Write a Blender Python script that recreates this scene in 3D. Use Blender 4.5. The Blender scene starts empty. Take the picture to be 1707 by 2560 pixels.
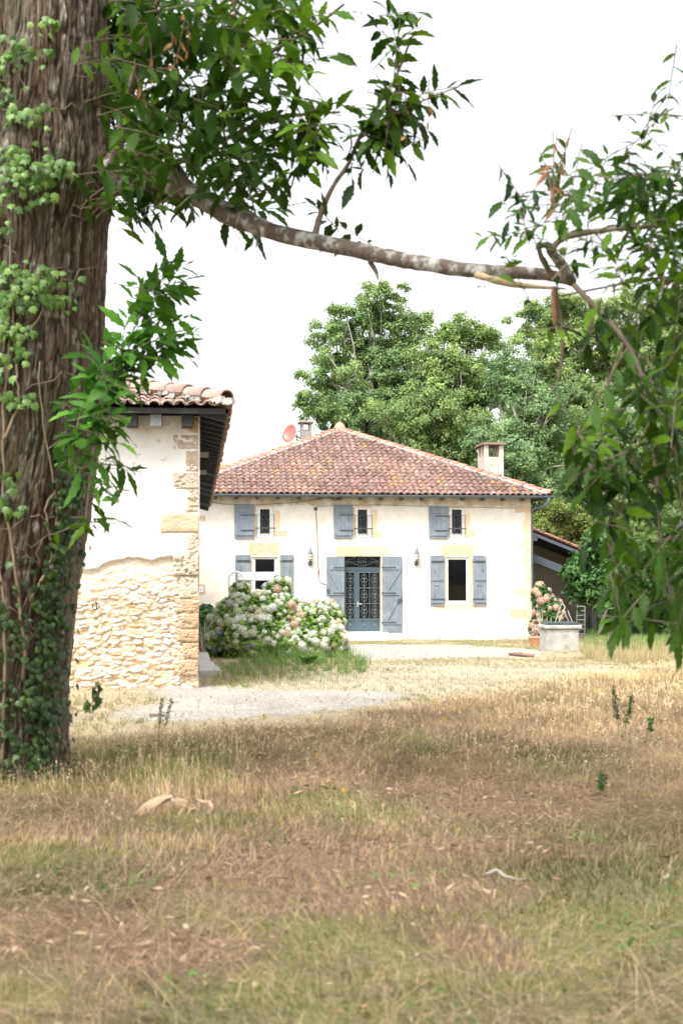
import bpy, math, random
import numpy as np
from mathutils import Vector, Matrix
random.seed(7)
RNG = np.random.default_rng(11)
sc = bpy.context.scene
R = math.radians
# ------------------------------------------------------------------ camera
F_PX, CX, CY = 3556.0, 853.5, 1280.0
EYE = np.array([0.0, 0.0, 1.5])
TH, PI_ = R(5.9), math.atan(170 / 3556.0)
cam_d = bpy.data.cameras.new('camera')
cam = bpy.data.objects.new('camera', cam_d)
sc.collection.objects.link(cam)
cam.location = EYE
cam.rotation_euler = (math.pi / 2 + PI_, 0, -TH)
cam_d.sensor_fit = 'VERTICAL'
cam_d.sensor_height = 36
cam_d.lens = 50.0
cam_d.clip_start = 0.05
cam_d.clip_end = 3000
cam_d.dof.use_dof = True
cam_d.dof.focus_distance = 42.0
cam_d.dof.aperture_fstop = 3.4
sc.camera = cam
# ------------------------------------------------------------------ light
SUN_EL, SUN_AZ = R(58), R(215)          # azimuth clockwise from +Y : behind the camera, a little to its left
w = bpy.data.worlds.new('World'); sc.world = w; w.use_nodes = True
nt = w.node_tree; nt.nodes.clear()
out = nt.nodes.new('ShaderNodeOutputWorld'); bg = nt.nodes.new('ShaderNodeBackground')
sky = nt.nodes.new('ShaderNodeTexSky'); sky.sky_type = 'NISHITA'; sky.sun_disc = False
sky.sun_elevation = SUN_EL; sky.sun_rotation = SUN_AZ
sky.air_density = 1.0; sky.dust_density = 4.0; sky.ozone_density = 1.0
hs = nt.nodes.new('ShaderNodeHueSaturation'); hs.inputs['Saturation'].default_value = 0.12   # overcast: the blue is washed out
nt.links.new(sky.outputs[0], hs.inputs['Color']); nt.links.new(hs.outputs[0], bg.inputs[0])
bg.inputs[1].default_value = 0.15
nt.links.new(bg.outputs[0], out.inputs[0])
sl = bpy.data.lights.new('sun', 'SUN'); sl.energy = 1.5; sl.angle = R(14); sl.color = (1.0, 0.96, 0.9)
so = bpy.data.objects.new('sun', sl); sc.collection.objects.link(so)
sdir = Vector((math.sin(SUN_AZ) * math.cos(SUN_EL), math.cos(SUN_AZ) * math.cos(SUN_EL), math.sin(SUN_EL)))
so.rotation_euler = sdir.to_track_quat('Z', 'Y').to_euler()
so.location = sdir * 60
sc.view_settings.view_transform = 'Standard'
sc.view_settings.look = 'None'
sc.view_settings.gamma = 1.0
sc.view_settings.exposure = 1.45
sc.view_settings.use_curve_mapping = False
cy = sc.cycles
cy.use_denoising = True
cy.max_bounces = 6; cy.diffuse_bounces = 3; cy.glossy_bounces = 2; cy.transmission_bounces = 3; cy.transparent_max_bounces = 6
cy.caustics_reflective = False; cy.caustics_refractive = False

# ------------------------------------------------------------------ measuring the place
FW = np.array([math.sin(TH) * math.cos(PI_), math.cos(TH) * math.cos(PI_), math.sin(PI_)])
RT = np.array([math.cos(TH), -math.sin(TH), 0.0])
UP = np.cross(RT, FW)
def ray(px, py): return FW + RT * ((px - CX) / F_PX) - UP * ((py - CY) / F_PX)
def at_Y(px, py, Y):
    d = ray(px, py); return EYE + d * (Y / d[1])
def at_X(px, py, X):
    d = ray(px, py); return EYE + d * (X / d[0])
def at_d(px, py, dd): return EYE + ray(px, py) * dd
def XZ(px, py, Y):
    p = at_Y(px, py, Y); return float(p[0]), float(p[2])
def project(P):
    q = P - EYE; d = q @ FW
    return CX + F_PX * (q @ RT) / d, CY - F_PX * (q @ UP) / d, d
GZ_Y = np.array([-60, 8, 14, 18.5, 24, 32, 45, 60, 400]); GZ_Z = np.array([0, 0, .05, .12, .02, -.17, -.42, -.5, -.5])
# ------------------------------------------------------------------ numpy noise
_perm = np.random.default_rng(5).integers(0, 1 << 30, 4096)
def _h(ix, iy, s): return (_perm[(ix * 73 + iy * 1259 + s * 911 + _perm[(iy * 31 + s) & 4095]) & 4095] & 0xffff) / 65535.0
def vnoise(x, y, s=0):
    x = np.asarray(x, float); y = np.asarray(y, float)
    ix = np.floor(x).astype(int); iy = np.floor(y).astype(int); fx = x - ix; fy = y - iy
    fx = fx * fx * (3 - 2 * fx); fy = fy * fy * (3 - 2 * fy)
    a = _h(ix, iy, s); b = _h(ix + 1, iy, s); c = _h(ix, iy + 1, s); d = _h(ix + 1, iy + 1, s)
    return (a * (1 - fx) + b * fx) * (1 - fy) + (c * (1 - fx) + d * fx) * fy
def fbm(x, y, s=0, o=4):
    t = 0; a = 1; n = 0
    for k in range(o):
        t = t + a * vnoise(x * 2 ** k, y * 2 ** k, s + k * 17); n += a; a *= .5
    return t / n
def ground_z(X, Y):
    z = np.interp(Y, GZ_Y, GZ_Z)
    return z + (fbm(np.asarray(X) * .5 + 40, np.asarray(Y) * .5, 3, 3) - .5) * .12 * np.clip((19 - np.asarray(Y)) / 6, .12, 1)
def at_ground(px, py):
    d = ray(px, py); t = 5.0
    for _ in range(40):
        p = EYE + d * t; t += (p[2] - float(ground_z(p[0], p[1]))) / max(1e-3, -d[2]) * .8
    return EYE + d * t

# ------------------------------------------------------------------ materials
def mat(name, c1, c2=None, scale=8.0, rough=0.85, bump=0.0, bscale=None, attr=False, trans=0.0, stretch=(1, 1, 1), metal=0.0,
        detail=6.0, ramp=(.35, .65), spec=None, c3=None, s3=1.5, r3=(.55, .7), voro=0.0):
    """noise-mottled principled surface in object space; attr multiplies by the mesh colour 'Col'"""
    m = bpy.data.materials.new(name); m.use_nodes = True
    n = m.node_tree; n.nodes.clear(); L = n.links
    o = n.nodes.new('ShaderNodeOutputMaterial'); p = n.nodes.new('ShaderNodeBsdfPrincipled')
    p.inputs['Roughness'].default_value = rough; p.inputs['Metallic'].default_value = metal
    if spec is not None: p.inputs['Specular IOR Level'].default_value = spec
    tc = n.nodes.new('ShaderNodeTexCoord'); mp = n.nodes.new('ShaderNodeMapping'); mp.inputs['Scale'].default_value = stretch
    L.new(tc.outputs['Object'], mp.inputs['Vector'])
    col = None
    if c2 is None: c2 = c1
    nz = n.nodes.new('ShaderNodeTexNoise'); nz.inputs['Scale'].default_value = scale; nz.inputs['Detail'].default_value = detail
    nz.inputs['Roughness'].default_value = .6
    L.new(mp.outputs[0], nz.inputs['Vector'])
    rp = n.nodes.new('ShaderNodeMapRange'); rp.inputs[1].default_value = ramp[0]; rp.inputs[2].default_value = ramp[1]
    L.new(nz.outputs['Fac'], rp.inputs[0])
    mx = n.nodes.new('ShaderNodeMix'); mx.data_type = 'RGBA'; mx.inputs[6].default_value = (*c1, 1); mx.inputs[7].default_value = (*c2, 1)
    L.new(rp.outputs[0], mx.inputs[0]); col = mx.outputs[2]
    if c3 is not None:
        n3 = n.nodes.new('ShaderNodeTexNoise'); n3.inputs['Scale'].default_value = s3; n3.inputs['Detail'].default_value = 8
        L.new(tc.outputs['Object'], n3.inputs['Vector'])
        r3n = n.nodes.new('ShaderNodeMapRange'); r3n.inputs[1].default_value = r3[0]; r3n.inputs[2].default_value = r3[1]
        L.new(n3.outputs['Fac'], r3n.inputs[0])
        m3 = n.nodes.new('ShaderNodeMix'); m3.data_type = 'RGBA'; L.new(col, m3.inputs[6]); m3.inputs[7].default_value = (*c3, 1)
        L.new(r3n.outputs[0], m3.inputs[0]); col = m3.outputs[2]
    if attr:
        at = n.nodes.new('ShaderNodeAttribute'); at.attribute_name = 'Col'
        mu = n.nodes.new('ShaderNodeMix'); mu.data_type = 'RGBA'; mu.blend_type = 'MULTIPLY'; mu.inputs[0].default_value = 1
        L.new(col, mu.inputs[6]); L.new(at.outputs['Color'], mu.inputs[7]); col = mu.outputs[2]
    L.new(col, p.inputs['Base Color'])
    if bump:
        b = n.nodes.new('ShaderNodeBump'); b.inputs['Strength'].default_value = 1.0; b.inputs['Distance'].default_value = bump
        if voro:
            nb = n.nodes.new('ShaderNodeTexVoronoi'); nb.inputs['Scale'].default_value = voro; L.new(mp.outputs[0], nb.inputs['Vector'])
            L.new(nb.outputs['Distance'], b.inputs['Height'])
        else:
            nb = n.nodes.new('ShaderNodeTexNoise'); nb.inputs['Scale'].default_value = bscale or scale * 3; nb.inputs['Detail'].default_value = 8
            L.new(mp.outputs[0], nb.inputs['Vector']); L.new(nb.outputs['Fac'], b.inputs['Height'])
        L.new(b.outputs[0], p.inputs['Normal'])
    if trans:
        t = n.nodes.new('ShaderNodeBsdfTranslucent'); ms = n.nodes.new('ShaderNodeMixShader'); ms.inputs[0].default_value = trans
        L.new(col, t.inputs[0]); L.new(p.outputs[0], ms.inputs[1]); L.new(t.outputs[0], ms.inputs[2]); L.new(ms.outputs[0], o.inputs[0])
    else:
        L.new(p.outputs[0], o.inputs[0])
    return m
def glass_mat(name, tint=(1, 1, 1), gloss=.12, rough=.02):
    m = bpy.data.materials.new(name); m.use_nodes = True; n = m.node_tree; n.nodes.clear(); L = n.links
    o = n.nodes.new('ShaderNodeOutputMaterial'); t = n.nodes.new('ShaderNodeBsdfTransparent'); t.inputs[0].default_value = (*tint, 1)
    g = n.nodes.new('ShaderNodeBsdfGlossy'); g.inputs['Roughness'].default_value = rough
    lw = n.nodes.new('ShaderNodeFresnel'); lw.inputs[0].default_value = 1.45
    ms = n.nodes.new('ShaderNodeMixShader'); L.new(lw.outputs[0], ms.inputs[0]); L.new(t.outputs[0], ms.inputs[1]); L.new(g.outputs[0], ms.inputs[2]); L.new(ms.outputs[0], o.inputs[0])
    return m

# ------------------------------------------------------------------ objects
WL = {}
def tag(o, label=None, cat=None, group=None, kind=None):
    if label: o['label'] = label
    if cat: o['category'] = cat
    if group: o['group'] = group
    if kind: o['kind'] = kind
    return o
def thing(name, loc, label, cat, group=None):
    o = bpy.data.objects.new(name, None); sc.collection.objects.link(o); o.empty_display_size = .2
    o.location = loc; WL[o.name] = np.array(loc, float)
    return tag(o, label, cat, group)
def np_obj(name, V, Fc, m, parent=None, col=None, smooth=False, loc=None):
    """one mesh object from numpy arrays; Fc is an (n,3) or (n,4) array, or a list of such arrays"""
    V = np.asarray(V, float).reshape(-1, 3)
    base = np.zeros(3)
    if parent is not None: base = WL.get(parent.name, np.zeros(3))
    elif loc is not None: base = np.array(loc, float)
    me = bpy.data.meshes.new(name)
    FL = Fc if isinstance(Fc, list) else [Fc]
    FL = [np.asarray(f, dtype=np.int32) for f in FL if len(f)]
    me.vertices.add(len(V)); me.vertices.foreach_set('co', (V - base).astype(np.float32).ravel())
    idx = np.concatenate([f.ravel() for f in FL]); tot = np.concatenate([np.full(len(f), f.shape[1], np.int32) for f in FL])
    st = np.concatenate([[0], np.cumsum(tot)[:-1]]).astype(np.int32)
    me.loops.add(len(idx)); me.loops.foreach_set('vertex_index', idx)
    me.polygons.add(len(tot)); me.polygons.foreach_set('loop_start', st); me.polygons.foreach_set('loop_total', tot)
    if smooth: me.polygons.foreach_set('use_smooth', np.ones(len(tot), bool))
    me.update(calc_edges=True)
    if col is not None:
        a = me.color_attributes.new('Col', 'FLOAT_COLOR', 'POINT')
        c = np.ones((len(V), 4), np.float32); c[:, :3] = col; a.data.foreach_set('color', c.ravel())
    if m is not None: me.materials.append(m)
    o = bpy.data.objects.new(name, me); sc.collection.objects.link(o)
    if parent is not None:
        o.parent = parent; WL[o.name] = base
    else:
        o.location = base; WL[o.name] = base
    return o
class MB:
    def __init__(s): s.v = []; s.f = []; s.c = []; s.cur = (1, 1, 1)
    def add(s, vs, fs):
        b = len(s.v); s.v += [tuple(map(float, v)) for v in vs]; s.c += [s.cur] * len(vs); s.f += [tuple(i + b for i in f) for f in fs]; return s
    def box(s, x0, x1, y0, y1, z0, z1):
        vs = [(x, y, z) for x in (x0, x1) for y in (y0, y1) for z in (z0, z1)]
        return s.add(vs, [(0, 1, 3, 2), (4, 6, 7, 5), (0, 4, 5, 1), (2, 3, 7, 6), (0, 2, 6, 4), (1, 5, 7, 3)])
    def obox(s, c, ax, hs):
        """box with centre c, three axis vectors and half sizes"""
        c = np.array(c, float); A = [np.array(a, float) / np.linalg.norm(a) for a in ax]
        vs = [c + A[0] * i * hs[0] + A[1] * j * hs[1] + A[2] * k * hs[2] for i in (-1, 1) for j in (-1, 1) for k in (-1, 1)]
        return s.add(vs, [(0, 1, 3, 2), (4, 6, 7, 5), (0, 4, 5, 1), (2, 3, 7, 6), (0, 2, 6, 4), (1, 5, 7, 3)])
    def bar(s, a, b, w, t, up=(0, 0, 1)):
        a = np.array(a, float); b = np.array(b, float); d = b - a; L = np.linalg.norm(d); d /= L
        sd = np.cross(d, np.array(up, float)); sd /= np.linalg.norm(sd); u = np.cross(sd, d)
        return s.obox((a + b) / 2, (d, sd, u), (L / 2, w / 2, t / 2))
    def tube(s, pts, r, n=6, cap=True):
        P = [np.array(p, float) for p in pts]; k = len(P); rs = list(r) if hasattr(r, '__len__') else [r] * k
        b = len(s.v); u = None
        for i in range(k):
            t = P[min(i + 1, k - 1)] - P[max(i - 1, 0)]; t /= (np.linalg.norm(t) + 1e-9)
            if u is None:
                u = np.cross(t, (0, 0, 1.0) if abs(t[2]) < .9 else (1.0, 0, 0))
            u = u - t * (u @ t); u /= (np.linalg.norm(u) + 1e-9); v = np.cross(t, u)
            for j in range(n):
                a = 2 * math.pi * j / n; q = P[i] + (u * math.cos(a) + v * math.sin(a)) * rs[i]
                s.v.append(tuple(q)); s.c.append(s.cur)
        for i in range(k - 1):
            for j in range(n):
                j2 = (j + 1) % n; s.f.append((b + i * n + j, b + i * n + j2, b + (i + 1) * n + j2, b + (i + 1) * n + j))
        if cap:
            s.f.append(tuple(b + j for j in range(n))[::-1]); s.f.append(tuple(b + (k - 1) * n + j for j in range(n)))
        return s
    def prism(s, poly, y0, y1):
        """polygon in XZ extruded from y0 (front) to y1"""
        n = len(poly); vs = [(x, y0, z) for x, z in poly] + [(x, y1, z) for x, z in poly]
        fs = [tuple(range(n)), tuple(range(2 * n - 1, n - 1, -1))] + [(i, i + n, (i + 1) % n + n, (i + 1) % n) for i in range(n)]
        return s.add(vs, fs)
    def lathe(s, c, prof, n=24):
        b = len(s.v); k = len(prof)
        for r, z in prof:
            for j in range(n):
                a = 2 * math.pi * j / n; s.v.append((c[0] + r * math.cos(a), c[1] + r * math.sin(a), c[2] + z)); s.c.append(s.cur)
        for i in range(k - 1):
            for j in range(n):
                j2 = (j + 1) % n; s.f.append((b + i * n + j, b + i * n + j2, b + (i + 1) * n + j2, b + (i + 1) * n + j))
        s.f.append(tuple(b + j for j in range(n))[::-1]); s.f.append(tuple(b + (k - 1) * n + j for j in range(n)))
        return s
    def build(s, name, m, parent=None, smooth=False, bevel=0, loc=None, attr=False):
        base = WL.get(parent.name, np.zeros(3)) if parent is not None else (np.array(loc, float) if loc is not None else np.zeros(3))
        me = bpy.data.meshes.new(name); me.from_pydata([tuple(np.array(v) - base) for v in s.v], [], s.f)
        import bmesh
        bm = bmesh.new(); bm.from_mesh(me); bmesh.ops.recalc_face_normals(bm, faces=bm.faces); bm.to_mesh(me); bm.free()
        if attr:
            a = me.color_attributes.new('Col', 'FLOAT_COLOR', 'POINT')
            c = np.ones((len(s.v), 4), np.float32); c[:, :3] = s.c; a.data.foreach_set('color', c.ravel())
        if smooth:
            for p in me.polygons: p.use_smooth = True
        me.materials.append(m)
        o = bpy.data.objects.new(name, me); sc.collection.objects.link(o)
        if parent is not None: o.parent = parent
        else: o.location = base
        WL[o.name] = base
        if bevel:
            bv = o.modifiers.new('bevel', 'BEVEL'); bv.width = bevel; bv.segments = 2; bv.limit_method = 'ANGLE'
        return o
def rough_rect(x0, x1, z0, z1, amp=.02, n=7, seed=0):
    """hand-cut stone outline: a rectangle whose edges wander"""
    rr = random.Random(seed); P = []
    def side(a, b):
        L = math.hypot(b[0] - a[0], b[1] - a[1]); k = max(2, int(L / .07))
        for i in range(k):
            t = i / k; P.append((a[0] + (b[0] - a[0]) * t + rr.uniform(-amp, amp) * .6, a[1] + (b[1] - a[1]) * t + rr.uniform(-amp, amp) * .6))
    side((x0, z0), (x1, z0)); side((x1, z0), (x1, z1)); side((x1, z1), (x0, z1)); side((x0, z1), (x0, z0))
    return P
# ------------------------------------------------------------------ ground
def inpoly(x, y, poly):
    x = np.asarray(x, float); y = np.asarray(y, float); r = np.zeros(x.shape, bool); n = len(poly)
    for i in range(n):
        x1, y1 = poly[i]; x2, y2 = poly[(i + 1) % n]
        if y1 == y2: continue
        c = ((y1 > y) != (y2 > y)) & (x < (x2 - x1) * (y - y1) / (y2 - y1) + x1); r ^= c
    return r
def gpoly(pts): return [tuple(at_ground(a, b)[:2]) for a, b in pts]
LANE = gpoly([(380, 1722), (430, 1714), (560, 1724), (860, 1722), (1000, 1722), (1050, 1742), (900, 1776), (760, 1792), (600, 1806), (460, 1812), (390, 1790), (440, 1752), (390, 1738)])
COURT = gpoly([(858, 1612), (1050, 1612), (1320, 1622), (1360, 1642), (1100, 1650), (940, 1652), (850, 1640)])
PALE = gpoly([(560, 1716), (900, 1660), (1300, 1650), (1560, 1668), (1400, 1700), (1060, 1735), (870, 1725)])
FGE = gpoly([(100, 1850), (300, 1850), (460, 1840), (700, 1822), (880, 1796), (1050, 1768), (1300, 1736), (1500, 1690), (1700, 1666), (1800, 1660)])
fg_x = np.array([-40] + [p[0] for p in FGE] + [60]); fg_y = np.array([FGE[0][1]] + [p[1] for p in FGE] + [FGE[-1][1]])
def zones(X, Y):
    wx = X + (fbm(X * .7, Y * .7, 21, 3) - .5) * 1.2; wy = Y + (fbm(X * .6, Y * .6, 33, 3) - .5) * 2.0
    lane = inpoly(wx, wy, LANE); court = inpoly(wx, wy, COURT); pale = inpoly(wx, wy, PALE)
    fg = wy < np.interp(wx, fg_x, fg_y)
    return lane, court, pale, fg
BARE = [(at_ground(1290, 2000), .85, .55), (at_ground(1000, 1965), .6, .4), (at_ground(560, 2180), .85, .3), (at_ground(150, 2330), .6, .35), (at_ground(1250, 2120), .8, .3), (at_ground(700, 1930), .6, .35), (at_ground(800, 2250), .5, .2), (at_ground(1150, 2230), .6, .2), (at_ground(450, 2380), .5, .2), (at_ground(850, 2120), .5, .2)]
def bare(X, Y):
    b = np.zeros(np.shape(X))
    for c, rx, ry in BARE:
        b = np.maximum(b, 1 - np.hypot((X - c[0]) / rx, (Y - c[1]) / (ry * 2.2)) + (fbm(X * 3, Y * 3, 55, 3) - .5) * .6)
    return np.clip(b * 2.2, 0, 1)
def ground_sheet():
    xs = np.concatenate([np.linspace(-400, -14, 12), np.arange(-13, 24, .11), np.linspace(25, 400, 12)])
    ys = np.concatenate([np.linspace(-300, -3, 8), np.arange(-2, 60, .11), np.linspace(61, 500, 14)])
    X, Y = np.meshgrid(xs, ys); Z = ground_z(X, Y) + (vnoise(X * 6, Y * 6, 2) - .5) * .02
    lane, court, pale, fg = zones(X, Y)
    gravel = np.array([.34, .315, .285]); straw = np.array([.34, .285, .18]); thatch = np.array([.165, .115, .07]); palec = np.array([.36, .315, .22]); green = np.array([.16, .17, .06]); soil = np.array([.20, .13, .088])
    C = np.tile(straw, (X.size, 1)).reshape(*X.shape, 3)
    C[pale] = palec; C[lane | court] = gravel; C[fg] = thatch
    # smear zone edges
    for _ in range(3): C[1:-1, 1:-1] = (C[1:-1, 1:-1] * 2 + C[:-2, 1:-1] + C[2:, 1:-1] + C[1:-1, :-2] + C[1:-1, 2:]) / 6
    g = np.clip((fbm(X * .45, Y * .45, 8, 4) - .55) * 4, 0, .7)[..., None]; C = C * (1 - g * fg[..., None]) + green * g * fg[..., None]
    far = np.clip((Y - 46) / 4, 0, 1)[..., None]; C = C * (1 - far) + np.array([.07, .09, .035]) * far
    gp_ = (GP(X, Y) * fg * .75)[..., None]; C = C * (1 - gp_) + np.array([.22, .22, .085]) * gp_
    b = (bare(X, Y) * fg)[..., None]; C = C * (1 - b) + soil * b
    C *= (.8 + .4 * fbm(X * 2.3, Y * 2.3, 9, 4))[..., None]
    ny, nx = X.shape; i = np.arange(ny * nx).reshape(ny, nx)
    Fq = np.stack([i[:-1, :-1], i[:-1, 1:], i[1:, 1:], i[1:, :-1]], -1).reshape(-1, 4)
    m = mat('ground_soil', (.7, .7, .7), (1.3, 1.28, 1.25), scale=22, rough=.97, bump=.02, bscale=60, attr=True, c3=(1.7, 1.65, 1.6), s3=90, r3=(.6, .72))
    o = np_obj('ground', np.stack([X, Y, Z], -1), Fq, m, col=C.reshape(-1, 3), smooth=True)
    tag(o, kind='structure')

# ------------------------------------------------------------------ grass
def blades(N_target, xr, yr, dens_fn, h_fn, w_fn, col_fn, lean=.45, seed=1, clump=0.0):
    r = np.random.default_rng(seed)
    X = r.uniform(*xr, N_target); Y = r.uniform(*yr, N_target)
    # keep roughly what the place shows: a wedge opening away from the photographer, with a margin
    cx = Y * math.tan(TH); half = Y * .30 + 1.6
    k = np.abs(X - cx) < half; X, Y = X[k], Y[k]
    if clump > 0:
        gx = np.floor(X / clump); gy = np.floor(Y / clump)
        ox = _h(gx.astype(int), gy.astype(int), 4); oy = _h(gx.astype(int), gy.astype(int), 7)
        t = r.random(len(X)) ** .5 * .65
        X = X * (1 - t) + (gx + ox) * clump * t; Y = Y * (1 - t) + (gy + oy) * clump * t
    k = r.random(len(X)) < dens_fn(X, Y); X, Y = X[k], Y[k]; n = len(X)
    h = h_fn(X, Y, r); wd = w_fn(X, Y, r); z = ground_z(X, Y)
    a = r.uniform(0, 2 * math.pi, n)
    wa = fbm(X * .5, Y * .5, 77, 2) * 12; lx = np.cos(a) * .85 + np.cos(wa) * .5; ly = np.sin(a) * .85 + np.sin(wa) * .5
    l = lean * r.uniform(.3, 1.8, n) * (.55 + 3.2 * np.clip(fbm(X * 1.1, Y * .9, 88, 3) - .48, 0, .5) * 2)
    root = np.stack([X, Y, z - .01], -1); ld = np.stack([lx, ly, np.zeros(n)], -1)
    sa = r.uniform(0, math.pi, n); sd = np.stack([np.cos(sa), np.sin(sa), np.zeros(n)], -1)
    up = np.array([0, 0, 1.0])
    p1 = root + up * (h * .45)[:, None] + ld * (h * l * .22)[:, None]
    flat = 1 / np.sqrt(1 + l * l)
    p2 = root + up * (h * .85 * flat + .01)[:, None] + ld * (h * l * .85)[:, None]
    V = np.stack([root - sd * wd[:, None], root + sd * wd[:, None], p1 - sd * (wd * .8)[:, None], p1 + sd * (wd * .8)[:, None], p2], 1)
    b = np.arange(n)[:, None] * 5
    Fq = (b + np.array([0, 1, 3, 2])); Ft = (b + np.array([2, 3, 4]))
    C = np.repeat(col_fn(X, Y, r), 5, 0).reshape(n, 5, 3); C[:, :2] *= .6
    return V.reshape(-1, 3), Fq, Ft, C.reshape(-1, 3)
DRY = np.array([[.75, .59, .36], [.65, .49, .29], [.82, .67, .44], [.50, .36, .22], [.68, .49, .30], [.78, .62, .40]])
GRN = np.array([[.18, .26, .045], [.24, .29, .06], [.30, .32, .09], [.13, .21, .035]])
GPATCH = [(at_ground(110, 2190), .9, .45), (at_ground(300, 2160), .5, .3), (at_ground(900, 2400), .55, .4), (at_ground(1560, 2300), .8, .9), (at_ground(1420, 2090), .6, .35), (at_ground(1650, 2480), .6, .5), (at_ground(60, 2420), .35, .3), (at_ground(880, 2010), .6, .35), (at_ground(330, 1890), 1.0, .8), (at_ground(700, 2500), .5, .25), (at_ground(1100, 2480), .5, .3), (at_ground(1650, 2200), .5, .5), (at_ground(480, 2060), .5, .2), (at_ground(1400, 1900), .6, .5), (at_ground(1040, 1860), .5, .5)]
def gpatch(X, Y):
    b = np.zeros(np.shape(X))
    for c, rx, ry in GPATCH: b = np.maximum(b, 1 - np.hypot((X - c[0]) / rx, (Y - c[1]) / (ry * 2.2)) + (fbm(X * 4, Y * 4, 57, 3) - .5) * .9)
    return np.clip(b * 1.8, 0, .72)
def greenness(X, Y):
    g = np.clip((fbm(X * .5, Y * .5, 8, 4) - .56) * 5, 0, 1)
    near = np.clip((9.0 - Y) / 4, 0, 1)
    return np.clip(gpatch(X, Y) + g * .5 + near * .7 * np.clip((fbm(X * .7, Y * .7, 19, 3) - .46) * 5, 0, .75) + .08, 0, .88)
def col_fg(X, Y, r):
    n = len(X); d = DRY[r.integers(0, 6, n)]; g = GRN[r.integers(0, 4, n)]
    isg = (r.random(n) < greenness(X, Y))[:, None]
    return np.where(isg, g, d) * r.uniform(.7, 1.25, (n, 1)) * np.clip(-.15 + 2.1 * fbm(X * 1.5, Y * 1.1, 14, 3), .35, 1.4)[:, None] * np.array([1.02, .97, .84])
def dens_fg(X, Y):
    _, _, _, fg = zones(X, Y); return fg * (1 - .80 * bare(X, Y)) * (.45 + .8 * fbm(X * 1.2, Y * 1.2, 61, 3))
tallmap = lambda X, Y: np.clip(.55 + 1.1 * (fbm(X * .55, Y * .4, 91, 3) - .4), .35, 1.15)
GP = gpatch; ground_sheet()
gm = mat('dry_grass', (.8, .8, .8), (1.15, 1.15, 1.15), scale=3, rough=.8, attr=True, trans=.3, spec=.2)
def join(parts):
    V, Q, T, C, b = [], [], [], [], 0
    for v, q, t, c in parts:
        V.append(v); Q.append(q + b); T.append(t + b); C.append(c); b += len(v)
    return np.concatenate(V), [np.concatenate(Q), np.concatenate(T)], np.concatenate(C)
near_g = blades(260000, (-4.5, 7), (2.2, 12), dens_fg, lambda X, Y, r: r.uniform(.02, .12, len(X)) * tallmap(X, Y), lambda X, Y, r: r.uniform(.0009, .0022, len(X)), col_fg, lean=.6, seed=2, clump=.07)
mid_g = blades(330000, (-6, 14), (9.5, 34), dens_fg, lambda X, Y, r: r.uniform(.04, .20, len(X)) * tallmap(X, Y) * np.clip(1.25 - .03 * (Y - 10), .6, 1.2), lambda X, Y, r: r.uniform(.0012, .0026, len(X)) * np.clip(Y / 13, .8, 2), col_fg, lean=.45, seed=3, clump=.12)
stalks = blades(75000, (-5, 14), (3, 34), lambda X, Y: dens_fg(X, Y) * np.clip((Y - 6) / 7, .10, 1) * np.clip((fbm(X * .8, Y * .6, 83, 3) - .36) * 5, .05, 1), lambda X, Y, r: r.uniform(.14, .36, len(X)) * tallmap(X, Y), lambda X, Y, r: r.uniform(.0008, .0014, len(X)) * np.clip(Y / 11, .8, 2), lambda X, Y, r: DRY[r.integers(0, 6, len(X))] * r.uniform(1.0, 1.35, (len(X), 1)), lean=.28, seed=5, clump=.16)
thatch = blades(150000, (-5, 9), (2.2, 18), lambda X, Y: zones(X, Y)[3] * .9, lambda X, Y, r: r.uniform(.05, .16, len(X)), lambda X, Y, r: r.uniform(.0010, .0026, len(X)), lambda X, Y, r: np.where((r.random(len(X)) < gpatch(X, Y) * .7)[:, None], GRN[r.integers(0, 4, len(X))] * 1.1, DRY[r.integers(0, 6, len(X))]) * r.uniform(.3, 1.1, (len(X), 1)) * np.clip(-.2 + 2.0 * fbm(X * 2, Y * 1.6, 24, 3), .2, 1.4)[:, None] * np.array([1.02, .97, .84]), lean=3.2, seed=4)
def seedheads(st, k, seed):
    r = np.random.default_rng(seed); V = st[0].reshape(-1, 5, 3); C = st[3].reshape(-1, 5, 3)[:, 4]; n = len(V); mid_, tip = (V[:, 2] + V[:, 3]) / 2, V[:, 4]
    o = []
    for _ in range(k):
        q = r.uniform(.45, 1.0, (n, 1)); p = mid_ * (1 - q) + tip * q; d = unit_(r.normal(0, 1, (n, 3)) + np.array([0, 0, .6])) * r.uniform(.006, .017, (n, 1)) * np.clip(p[:, 1:2] / 9, .8, 1.8); s = unit_(np.cross(d, r.normal(0, 1, (n, 3)))) * r.uniform(.0012, .003, (n, 1)) * np.clip(p[:, 1:2] / 9, .8, 1.8)
        o.append(np.stack([p, p + d * .5 + s, p + d, p + d * .5 - s], 1).reshape(-1, 3))
    V2 = np.concatenate(o); b = np.arange(len(V2) // 4)[:, None] * 4
    return V2, b + np.array([0, 1, 2, 3]), np.zeros((0, 3), int), np.repeat(np.tile(C, (k, 1)) * 1.05, 4, 0)
unit_ = lambda v: v / (np.linalg.norm(v, axis=-1, keepdims=True) + 1e-9)
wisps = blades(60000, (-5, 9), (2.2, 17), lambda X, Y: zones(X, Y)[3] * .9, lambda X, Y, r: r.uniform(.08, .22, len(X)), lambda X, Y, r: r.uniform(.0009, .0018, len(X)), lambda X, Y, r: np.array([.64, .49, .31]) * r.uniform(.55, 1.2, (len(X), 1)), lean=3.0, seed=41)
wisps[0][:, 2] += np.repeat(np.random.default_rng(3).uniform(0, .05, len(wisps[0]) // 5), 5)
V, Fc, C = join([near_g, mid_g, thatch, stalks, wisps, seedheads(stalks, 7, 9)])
tag(np_obj('dry_grass', V, Fc, gm, col=C), 'long dry tan meadow grass with green patches in the foreground', 'grass', kind='stuff')
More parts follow.
